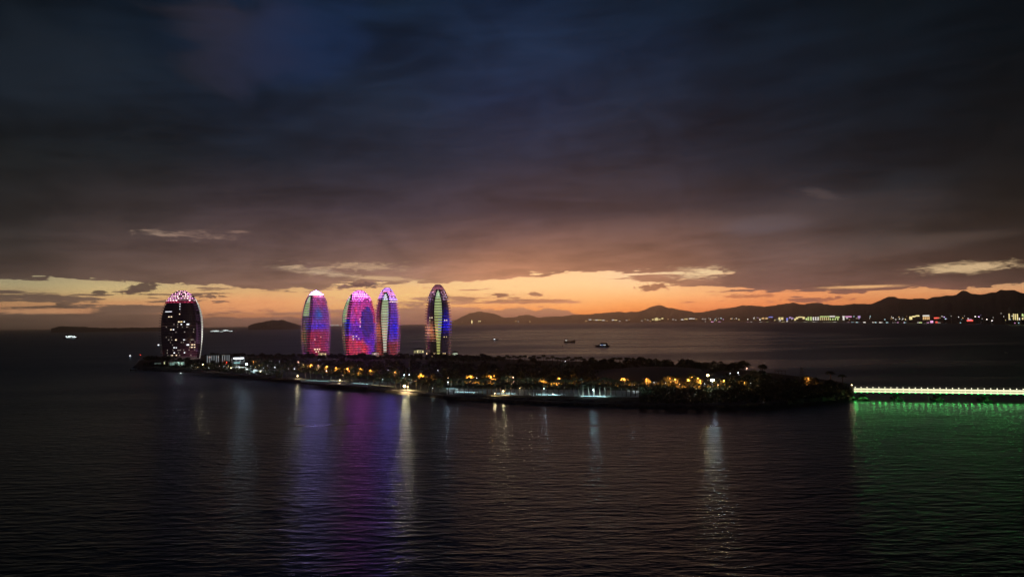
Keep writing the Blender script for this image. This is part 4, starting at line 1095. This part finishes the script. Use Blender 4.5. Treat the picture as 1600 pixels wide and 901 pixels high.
o, u, w = on_island('boat_terminal', 263, 288, 572, 'low pavilion lit pale green at the left end of the island', 'building')
h_ = 8*u
boxp('wall', wall_l, o, (0, 4.5, h_*.4), (w*.96, 7, h_*.8)); boxp('roof', roof_d, o, (0, 4, h_), (w*1.08, 11, .5))
for k, (fx, st) in enumerate(((-.36,.5),(-.22,.9),(-.08,.5),(.06,.3),(.2,.7),(.34,1.4),(.44,.6))):
    boxp('lit_window', emis('terminal_%d' % int(st*10), (.5,.85,.7), st*.55), o, (w*fx, .85, h_*.5), (w*.1, .2, h_*.42))
for fx in (-.5,-.25,0,.25,.5): boxp('column', wall_l, o, (w*fx, -.6, h_/2), (.4, .4, h_))
point(o, (w*.1, -1.2, h_*.7), (.6,1,.85), 500)
o, u, w = on_island('gate_house', 236, 262, 571, 'dim low shed left of the pale green pavilion', 'building')
h_ = 7*u
boxp('wall', wall_d, o, (0, 3, h_*.45), (w*.9, 6, h_*.9)); boxp('roof', roof_d, o, (0, 3, h_), (w, 8, .4))
boxp('doorway_light', emis('door_y', (.8,.85,.45), .8), o, (w*.3, -.1, h_*.45), (1.0, .15, h_*.7)); boxp('lit_window', emis('shed_window', (.5,.7,.6), .12), o, (-w*.1, -.1, h_*.5), (w*.4, .15, h_*.25))
for (x0, x1, y, hh, col, lb) in ((496,511,558,5,(1,.8,.4),'small pavilion lit yellow at the foot of the pink narrow tower'),(580,594,557,4,(.9,.65,.6),'small dim pavilion at the foot of the slim red and violet tower'),(645,664,556,8,(.9,.8,.4),'pavilion with yellow lights left of the end-on tower'),(706,716,558,5,(.6,.7,.5),'dim greenish pavilion right of the end-on tower')):
    o, u, w = on_island('pavilion', x0, x1, y, lb, 'pavilion'); h_ = hh*u+2.5
    boxp('wall', wall_l, o, (0, 2.5, h_*.45), (w*.9, 4, h_*.9)); m_ = MB(); m_.face([(-w*.55,-1,h_),(w*.55,-1,h_),(0,2.5,h_+1.6)]); m_.face([(w*.55,-1,h_),(w*.55,6,h_),(0,2.5,h_+1.6)]); m_.face([(w*.55,6,h_),(-w*.55,6,h_),(0,2.5,h_+1.6)]); m_.face([(-w*.55,6,h_),(-w*.55,-1,h_),(0,2.5,h_+1.6)]); m_.face([(-w*.55,-1,h_-.05),(-w*.55,6,h_-.05),(w*.55,6,h_-.05),(w*.55,-1,h_-.05)]); m_.build('roof', roof_d, o)
    for k in range(4):
        boxp('lit_window', emis('pav_%d_%d' % (x0, k % 2), col, .5+.6*(k % 2)), o, (w*(-.33+.22*k), .42, h_*.62), (w*.1, .1, h_*.3))
    point(o, (0, -2.5, h_*.8), col, 260)
# floating jetty
o, u, w = on_island('jetty', 203, 268, 577, 'dark floating jetty at the left tip of the island', 'jetty'); o.location = P(234, 578.5, 0)
boxp('deck', surf('jetty_deck', (.08,.075,.07), .9), o, (0, 3, 1.2), (w, 5, .5))
for k in range(9): m_ = MB(); m_.tube([(-w/2+1+k*(w-2)/8, 1.2, -1.5), (-w/2+1+k*(w-2)/8, 1.2, 2.6)], .25, 8); m_.build('pile', bark_m, o)
# masts
def mast(px, ytop, ybase, label, lattice=True, wd=.8, top=None):
    p = P(px, ybase, GZ); t = at(px, ytop, math.hypot(p.x, p.y)).z; o = empty('mast', p); tag(o, label, 'mast'); h_ = t-GZ
    m_ = MB()
    if lattice:
        for sx, sy in ((-1,-1),(1,-1),(1,1),(-1,1)): m_.tube([(sx*wd, sy*wd, 0), (sx*wd*.25, sy*wd*.25, h_)], .1, 4)
        n = max(5, int(h_/1.8))
        for k in range(n):
            f0 = 1-.75*k/n; f1 = 1-.75*(k+1)/n; z0 = h_*k/n; z1 = h_*(k+1)/n
            for a, b in (((-1,-1),(1,-1)),((1,-1),(1,1)),((1,1),(-1,1)),((-1,1),(-1,-1))):
                m_.tube([(a[0]*wd*f0, a[1]*wd*f0, z0), (b[0]*wd*f1, b[1]*wd*f1, z1)], .06, 3); m_.tube([(b[0]*wd*f0, b[1]*wd*f0, z0), (a[0]*wd*f1, a[1]*wd*f1, z1)], .06, 3)
    else: m_.tube([(0,0,0), (0,0,h_)], [.22,.1], 6)
    m_.build('lattice' if lattice else 'pole', pole_m, o)
    if top:
        m_ = MB(); m_.ball((0,0,h_+.1), .2, 4); m_.build('beacon', emis('beacon', top, 3), o)
    return o
mast(1253, 572, 590, 'dark lattice mast on the sloping right tip of the island', True, 1.3)
mast(386, 547, 572, 'tall thin mast behind the quay yachts', False)
mast(634.5, 556, 590, 'left one of two thin masts behind the twin white floodlights', False)
mast(639.5, 556, 590, 'right one of two thin masts behind the twin white floodlights', False)
mast(880.5, 556, 578, 'slender mast rising inside the back palm row', False)
o, u, w = on_island('landing_frame', 1210, 1228, 587, 'small dark frame structure on the right slope', 'frame')
for fx in (-.45, -.15, .15, .45): boxp('post', roof_d, o, (w*fx, 0, 2), (.3, .3, 4))
boxp('beam', roof_d, o, (0, 0, 4.1), (w, 1.6, .35))
# ------------------------------------------------------------------ boats
hull_d = surf('dark_hull', (.05,.045,.045), .5); hull_w = surf('white_hull', (.75,.75,.74), .4); cab_m = surf('cabin_paint', (.55,.56,.57), .5); glass_d = surf('dark_glass', (.02,.025,.03), .15)
def hull(L_, B_, D_, sheer, bow=1.0):
    m_ = MB(); n = 12; secs = []
    for i in range(n+1):
        t = i/n; hb = B_/2*(min(1, .72+t*1.2) if t < .5 else (1-((t-.5)/.5)**2.2)); hb = max(hb, .04)
        zt = D_+sheer*max(0, (t-.45)/.55)**2+sheer*.25*max(0, (.2-t)/.2); x = -L_/2+L_*t
        rk = .06*L_*bow*max(0, (t-.8)/.2)
        secs.append([(x-rk, 0, -.4), (x-rk*.7, hb*.72, -.1), (x, hb, zt), (x, -hb, zt), (x-rk*.7, -hb*.72, -.1)])
    for a, b in zip(secs, secs[1:]):
        for j in range(5): m_.face([a[j], b[j], b[(j+1) % 5], a[(j+1) % 5]])
    m_.face(secs[0][::-1]); m_.face(secs[-1])
    return m_
def boat(px, py, lpx, kind, label, flip=False, group=None, name='boat', lit=1.0, yaw=0.0):
    p = P(px, py, 0); dep = (C3.inverted() @ (p-Vector((0,0,H)))).z*-1; u = dep/F; L_ = lpx*u
    a = math.atan2(p.x, p.y); o = empty(name, p, -a+yaw+(math.pi if flip else 0)); tag(o, label, 'boat', group)
    if kind == 'fishing':      # cabin aft, high bow
        hull(L_, L_*.26, L_*.10, L_*.16).build('hull', hull_d, o)
        boxp('cabin', cab_m, o, (-L_*.27, 0, L_*.10+L_*.085), (L_*.2, L_*.16, L_*.17)); boxp('window', glass_d, o, (-L_*.165, 0, L_*.22), (L_*.01, L_*.13, L_*.04))
        boxp('wheelhouse', cab_m, o, (-L_*.30, 0, L_*.305), (L_*.12, L_*.12, L_*.07))
        m_ = MB(); m_.tube([(-L_*.30,0,L_*.33),(-L_*.30,0,L_*.5)], L_*.008, 5); m_.tube([(L_*.12,0,L_*.1),(L_*.12,0,L_*.33)], L_*.008, 5); m_.tube([(L_*.12,0,L_*.14),(L_*.34,0,L_*.3)], L_*.006, 4); m_.build('mast', hull_d, o)
        s = -1 if not flip else 1
        for dx in (-.33, -.25): boxp('cabin_light', emis('boatlight', (1,.95,.85), 2.2), o, (L_*dx, s*L_*.085, L_*.2), (L_*.03, L_*.01, L_*.035))
        boxp('rail', hull_d, o, (L_*.05, 0, L_*.125), (L_*.4, L_*.2, L_*.012))
    elif kind == 'ferry':
        hull(L_, L_*.24, L_*.085, L_*.05).build('hull', hull_d, o)
        boxp('cabin', cab_m, o, (-L_*.06, 0, L_*.085+L_*.045), (L_*.66, L_*.19, L_*.09)); boxp('upper_deck', cab_m, o, (-L_*.10, 0, L_*.215), (L_*.46, L_*.16, L_*.07))
        boxp('roof', hull_d, o, (-L_*.12, 0, L_*.268), (L_*.40, L_*.17, L_*.018))
        m_ = MB(); m_.tube([(-L_*.05,0,L_*.27),(-L_*.05,0,L_*.38)], L_*.007, 5); m_.build('mast', hull_d, o)
        for s in (-1, 1):
            boxp('window', glass_d, o, (-L_*.06, s*L_*.097, L_*.14), (L_*.6, L_*.006, L_*.035)); boxp('window', glass_d, o, (-L_*.10, s*L_*.082, L_*.22), (L_*.42, L_*.006, L_*.03))
            for dx, c in ((-.2,'w'),(-.12,'w'),(.02,'b'),(.12,'w')):
                boxp('cabin_light', emis('ferry_'+c, (.85,.95,1) if c == 'w' else (.3,.5,1), 1.6*lit), o, (L_*dx, s*L_*.102, L_*.12), (L_*.045, L_*.006, L_*.03))
    elif kind == 'tour':       # two lit decks
        hull(L_, L_*.22, L_*.07, L_*.05).build('hull', hull_d, o)
        for z, l0, l1 in ((.10,-.42,.38),(.18,-.38,.26)):
            boxp('deck_house', cab_m, o, ((l0+l1)/2*L_, 0, z*L_), ((l1-l0)*L_, L_*.17, L_*.07))
            for s in (-1, 1):
                k = 0; x = l0+.06
                while x < l1-.03:
                    if (k*7+int(z*100)) % 5 != 0: boxp('lit_window', emis('tour_light', (.85,1,.97), 2.4*lit), o, (x*L_, s*L_*.088, z*L_), (L_*.055, L_*.006, L_*.035))
                    x += .075; k += 1
        boxp('roof', hull_d, o, (-L_*.05, 0, L_*.225), (L_*.6, L_*.18, L_*.015))
    else:                      # small motor boat or yacht
        hull(L_, L_*.3, L_*.11, L_*.06).build('hull', hull_w, o)
        m_ = MB(); m_.v = [(-L_*.30,-L_*.11,L_*.11),(L_*.14,-L_*.10,L_*.11),(L_*.14,L_*.10,L_*.11),(-L_*.30,L_*.11,L_*.11),(-L_*.26,-L_*.09,L_*.25),(L_*.0,-L_*.08,L_*.25),(L_*.0,L_*.08,L_*.25),(-L_*.26,L_*.09,L_*.25)]
        for q in ((0,3,2,1),(4,5,6,7),(0,1,5,4),(1,2,6,5),(2,3,7,6),(3,0,4,7)): m_.f.append(q); m_.c.append(None); m_.m.append(0)
        m_.build('cabin', hull_w, o)
        for s in (-1, 1): boxp('window', glass_d, o, (-L_*.13, s*L_*.103, L_*.19), (L_*.2, L_*.012, L_*.05))
        if lit > 0: boxp('cabin_light', emis('yacht_%d' % int(lit*10), (.95,.97,1), 1.5*lit), o, (-L_*.16, (-1 if not flip else 1)*L_*.118, L_*.16), (L_*.22, L_*.01, L_*.05)); point(o, (-L_*.1, (-1 if not flip else 1)*L_*.5, L_*.6), (.9,.95,1), 40*lit*max(1, L_/10))
    return o
boat(890, 535, 18, 'fishing', 'dark fishing boat with a raised bow crossing the pink water', name='fishing_boat')
boat(941, 541.5, 23, 'ferry', 'dark two deck ferry with small white and blue lights', flip=True, name='ferry')
boat(774, 531, 9, 'small', 'tiny white motor boat right of the end-on tower', name='motor_boat', lit=2.2)
boat(111, 528.5, 20, 'tour', 'brightly lit tour boat far out on the left', name='tour_boat', lit=1.3)
boat(249, 539.5, 7, 'small', 'tiny boat with a bright light left of the darkest tower', name='motor_boat', lit=8)
boat(204, 556, 5, 'small', 'tiny lit boat beyond the left tip of the island', name='motor_boat', lit=8)
boat(283, 583.5, 8, 'small', 'small white boat close in front of the pale green pavilion', name='motor_boat', lit=1.6, yaw=.4)
for x, y, w_, lt, fl, lb in ((375,575.5,11,.6,False,'white yacht on the quay, leftmost beside the canopy building'),(388,579.0,13,2.2,False,'largest white yacht on the quay below the tall thin mast'),(366,575.8,9,.4,True,'small yacht on the quay beside the warm low lamp'),(401,581.5,17,1.0,False,'long low yacht at the right end of the quay yachts'),(352,576.5,8,.3,True,'small dim yacht under the red quay lamp'),(418,586.0,8,.4,False,'small boat on the quay right of the long low yacht')):
    b = boat(x, y+3.6, w_, 'small', lb, fl, 'yachts on the quay', 'yacht', lt); q_ = P(x, y, GZ); b.location = (q_.x, q_.y, GZ+.42)
    m_ = MB()
    for dx in (-.25, 0, .22): m_.box((dx*w_*.55, 0, -.2), (.3, 2.0, .4))
    m_.box((0, 0, -.36), (w_*.32, .3, .12)); m_.build('cradle', pole_m, b)
for i, (x, y, w_, l_) in enumerate(((331,517.2,7,.7),(338,517.6,12,1.8),(346,517.4,5,1.0),(353,516.6,12,1.4),(361,516.9,7,.8))):
    boat(x, y+1.0, w_, 'tour', ['small dim boat at the left end of the distant lit cluster','largest and brightest boat of the distant lit cluster','smallest boat in the middle of the distant lit cluster','second brightest boat of the distant lit cluster','dim boat at the right end of the distant lit cluster'][i], i % 2 == 0, 'distant lit boats beyond the dark tower', 'tour_boat', l_)
for i, (x, w_) in enumerate(((520,7),(527,8),(534,6))):
    boat(x, 509.0, w_, 'tour', ['left one of three lit boats on the horizon between two towers','middle one of three lit boats on the horizon between two towers','right one of three lit boats on the horizon between two towers'][i], False, 'lit boats on the horizon', 'tour_boat', .8)
boat(1572, 551, 3.5, 'fishing', 'tiny dark boat alone on the dark water above the bridge', name='fishing_boat')
p = P(879, 540.5, 0); o = empty('buoy', p); tag(o, 'small dark buoy left of the two boats', 'buoy'); m_ = MB(); m_.ball((0,0,.5), 1.3, 6); m_.build('float', hull_d, o); m_ = MB(); m_.tube([(0,0,1.5),(0,0,3.2)], [.3,.12], 6); m_.build('topmark', hull_d, o)
# ------------------------------------------------------------------ the city on the far shore
def ipt(t, x):
    if x <= t[0][0]: return t[0][1]
    for (a, b), (c, d) in zip(t, t[1:]):
        if x <= c: return b+(d-b)*(x-a)/(c-a)
    return t[-1][1]
CITY = {'y':(1,.82,.36),'g':(.75,.95,.35),'w':(1,.95,.85),'p':(.75,.5,1),'b':(.25,.3,1),'r':(1,.12,.08),'o':(1,.6,.25),'m':(1,.45,.8),'c':(.6,.95,1)}
def shore_d(px): return ipt([(672,25500)]+[(700,25500),(850,21500),(1000,18300),(1099,15000)]+shoreA[1:], px)
def building(px0, px1, y0, y1, lights, label, group='lit buildings along the far shore', st=1.0, body=True):
    """lights: list of (fx0, fx1, fz0, fz1, colour) panels on the front"""
    D = shore_d((px0+px1)/2)*.997; px = (px0+px1)/2; p = at(px, 500, D); dep = (C3.inverted() @ (p-Vector((0,0,H)))).z*-1; u = dep/F
    a = math.atan2(p.x, p.y); zt = at(px, y0, D).z; w = (px1-px0)*u*math.cos(a); base = min(2.0, at(px, y1, D).z) if body else at(px, y1, D).z
    o = empty('city_building', (p.x, p.y, base), -a); tag(o, label, 'building', group); h_ = max(4, zt-base)
    zb = max(0, at(px, y1, D).z-base)
    boxp('wall', wall_d, o, (0, 10, h_/2), (w, 18, h_))
    for (f0, f1, g0, g1, c) in lights:
        boxp('lit_facade', emis('city_%s_%d' % (c, int(st*10)), CITY[c], st), o, (w*((f0+f1)/2-.5), .6, zb+(h_-zb)*(g0+g1)/2), (max(.5, w*(f1-f0)), .6, (h_-zb)*(g1-g0)))
    return o
def bars(n, c, lo=0., hi=1., duty=.6, g0=0, g1=1): return [(lo+(hi-lo)*i/n, lo+(hi-lo)*(i+duty)/n, g0, g1, c) for i in range(n)]
B_ = building
B_(1241, 1262, 494.3, 500.5, [(0,.12,0,.55,'y'),(.12,.3,.35,.85,'y'),(.3,.62,.72,1,'y'),(.62,.8,.35,.9,'y'),(.85,.97,.1,.6,'g')], 'yellow lit arch shaped building on the far shore', st=1.3)
B_(1262, 1270, 494.5, 500.5, bars(2,'g'), 'green yellow striped block right of the yellow arch', st=1.0)
B_(1270, 1281, 494.8, 500.2, bars(3,'w',0,1,.55), 'block with three white columns of light on the far shore', st=1.1)
B_(1281, 1297, 493.5, 500, [(0,1,.75,1,'g')]+bars(5,'y',0,1,.5,0,.7), 'wide block with green roof light over yellow columns', st=.9)
B_(1296.5, 1312, 493, 500, [(0,.55,.7,1,'w'),(.6,1,.5,.8,'g')]+bars(4,'g',0,1,.5,0,.45), 'block with a white roof light right of the green roofed one', st=1.0)
B_(1316, 1320.5, 493.5, 500, [(.2,.8,0,1,'w'),(0,1,.8,1,'w')], 'slim white lit building shaped like a letter tee', st=1.1)
B_(1321, 1331, 493.5, 498, [(0,1,.55,1,'m'),(.1,.4,.1,.4,'w')], 'pinkish lit block right of the slim white one', st=.9)
B_(1340, 1345, 493.5, 498, [(.1,.9,.5,1,'p'),(.3,.7,.05,.35,'p')], 'small violet lit building below the right ridge', st=1.0)
B_(1191, 1194, 496, 499.5, [(0,1,.3,1,'o')], 'left one of two small orange lit houses', st=1.2); B_(1196, 1199, 496, 499.5, [(0,1,.3,1,'o')], 'right one of two small orange lit houses', st=1.2)
B_(1201, 1208, 494.5, 498, [(0,1,.6,1,'b')], 'low building with a blue lit roof', st=1.2)
B_(1216.5, 1219.6, 495.5, 500, [(0,1,.1,1,'y')], 'left one of twin cream lit blocks', st=1.3); B_(1220.6, 1224, 495.5, 500, [(0,1,.1,1,'y')], 'right one of twin cream lit blocks', st=1.3)
B_(1228.6, 1231, 496, 502.5, [(0,1,.4,.9,'b'),(0,1,0,.22,'w')], 'narrow blue lit tower with white foot lights', st=1.3)
B_(1233, 1240, 495, 498.5, [(0,.5,.5,1,'p'),(.5,1,.1,.6,'p')], 'low violet lit block left of the yellow arch', st=.9)
B_(1421, 1437, 492.3, 499, [(0,.28,.0,.72,'y'),(.28,.6,.55,.85,'y'),(.6,1,.72,1,'y')], 'golden lit curved building under the mountains', st=1.3)
B_(1442, 1453.5, 492, 499.5, [(0,.9,.72,1,'w')]+bars(4,'o',0,1,.7,.05,.65), 'cream and orange lit block right of the golden building', st=1.0)
B_(1459.5, 1467, 493.2, 498.5, [(0,1,.15,.55,'r')], 'block with a glowing red band', st=1.6)
B_(1453, 1458, 500.5, 505, [(.1,1,.2,.9,'m')], 'low pink and white lit pavilion at the water', st=1.4); B_(1461.5, 1465, 501.5, 505, [(0,1,.2,.9,'r')], 'low red lit pavilion at the water', st=1.2)
B_(1510.5, 1520.5, 498.6, 502.5, [(0,1,.2,.75,'r'),(.2,.8,.75,.95,'m')], 'wide low building with a pinkish red sign light', st=1.5)
B_(1576, 1578, 489.8, 499.8, [(.1,1,0,1,'y')], 'leftmost tall yellow strip of light near the right edge', st=1.1)
B_(1583, 1587.5, 489.8, 499.5, [(0,.3,0,1,'y'),(.6,1,0,.95,'y')], 'tower with two yellow strips of light near the right edge', st=1.1)
B_(1589, 1594, 490.2, 499.8, [(0,.4,0,1,'y'),(.6,.95,0,.35,'w')], 'tower with one yellow strip and a white foot light', st=1.1)
B_(1597, 1603, 490, 499.5, [(0,.35,.6,1,'g'),(0,.35,.05,.4,'y'),(.5,1,.2,.9,'g')], 'green yellow lit tower cut by the right edge of the photo', st=1.1)
B_(736, 738.6, 499.7, 505.2, [(.2,.8,0,1,'y')], 'bright yellow lit slender tower on the hazy far shore', st=3.0); B_(747.5, 751, 500.8, 504.5, [(0,1,.55,1,'y')], 'small yellow lit building below the hazy twin peaks', st=1.6)
for i, (x, w_, y, c) in enumerate(((708,2,502.6,'o'),(722,2,503.2,'o'),(806,3,502,'o'),(810,2,502.4,'w'),(828,3,502.6,'o'),(916,3,501.5,'o'),(922,4,499.5,'w'),(928,3,500,'y'),(932,4,499.8,'w'),(937,6,499.8,'y'),(943,4,500.4,'w'),(948,3,501.3,'o'),(958,4,499.9,'w'),(962,5,500,'y'),(968,3,501.8,'w'),(979,3,500.4,'w'),(983,2,499.6,'o'),(1003,2.5,501.2,'w'),(1008,2,498.8,'y'),(1012,3,500,'w'),(1016,2,501.7,'o'),(1066,4,499.3,'w'),(1072,6,498.5,'y'),(1081,9,497.8,'w'),(1088,3,498.6,'o'),(1098,3,498.2,'w'),(1102,3,498.5,'w'),(1102,1.6,502.3,'w'),(1110,2,500,'o'),(1052,3,499,'w'),(1056,2,500,'w'),(1044,2,498.5,'o'))):
    B_(x-w_/2, x+w_/2, y-.9, y+.9, [(0,1,.25,1,c)], 'low building with warm lights on the hazy middle of the far shore', 'warm lit buildings on the hazy far shore', 1.3 if w_ > 3.5 else .55)
B_(1018.5, 1037, 496.0, 501, [(0,.2,.3,.6,'y'),(.25,.55,.1,.9,'y'),(.36,.46,.9,1,'g'),(.6,.75,.3,.6,'y'),(.8,.98,.5,.9,'y')], 'cluster of yellow lights below the rounded summit', st=1.4)
g = random.Random(21)
for i in range(120):
    x = g.uniform(1106, 1600)
    if 1238 < x < 1322 or 1420 < x < 1455: continue
    hi = x > 1500; y = g.uniform(493.5, 500.5) if x > 1330 else g.uniform(495.8, 501)
    if hi and g.random() < .6: y = g.uniform(489, 501)
    w_ = g.uniform(.8, 2.2); c = g.choice('wwwooycwp'); s = g.choice((.35,.6,1.0,1.6) if g.random() < .8 else (3.0,))
    B_(x-w_/2, x+w_/2, y-g.uniform(.4,.9), y+.5, [(0,1,.1,1,c)], 'small building with a dim light on the right part of the far shore', 'dim lit buildings on the right far shore', s)
g = random.Random(22)
for i in range(52):
    x = g.choice((g.uniform(1180,1345), g.uniform(1345,1480), g.uniform(1100,1600))); w_ = g.uniform(1.2, 5.5)
    yy = 503.3+(x-1180)*.004
    B_(x-w_/2, x+w_/2, yy-1.0, yy+.1, [(0,1,.2,1,g.choice('wwwwycmg'))], 'low lit promenade building along the waterline of the far shore', 'lit waterline buildings', g.choice((.6,1.0,1.8)))
# masts on the rounded summit
for i, (x, lb) in enumerate(((1028.5,'left one of two masts on the rounded summit'),(1030.8,'right one of two masts on the rounded summit'))):
    D = 17300*1.2; p = at(x, 477.3, D); t = at(x, 473.6, D); o = empty('summit_mast', p); tag(o, lb, 'mast', 'masts on the rounded summit')
    m_ = MB(); m_.tube([(0,0,-20), (0,0,t.z-p.z)], [9, 3], 4); m_.build('pole', pole_m, o)
# ------------------------------------------------------------------ air
m_ = MB(); m_.box((0, 13500, 284), (124000, 35000, 572))
hz_m, hn, hout = nt('haze_air')
pv = hn.nodes.new('ShaderNodeVolumePrincipled'); pv.inputs['Color'].default_value = (1, .93, .9, 1); pv.inputs['Density'].default_value = 5.0e-5; pv.inputs['Anisotropy'].default_value = .88
hn.links.new(pv.outputs[0], hout.inputs['Volume'])
tag(m_.build('haze', hz_m), 'thin evening haze over the bay', kind='stuff')
# ------------------------------------------------------------------ render settings
S.view_settings.view_transform = 'Standard'; S.view_settings.look = 'None'; S.view_settings.exposure = 0; S.view_settings.gamma = 1
S.view_settings.use_curve_mapping = False
S.render.engine = 'CYCLES'
S.cycles.use_denoising = True
S.cycles.max_bounces = 5; S.cycles.diffuse_bounces = 2; S.cycles.glossy_bounces = 3; S.cycles.volume_bounces = 0
S.cycles.transparent_max_bounces = 6
S.cycles.sample_clamp_indirect = 30; S.cycles.sample_clamp_direct = 60; S.cycles.caustics_reflective = False; S.cycles.caustics_refractive = False
S.cycles.use_light_tree = True
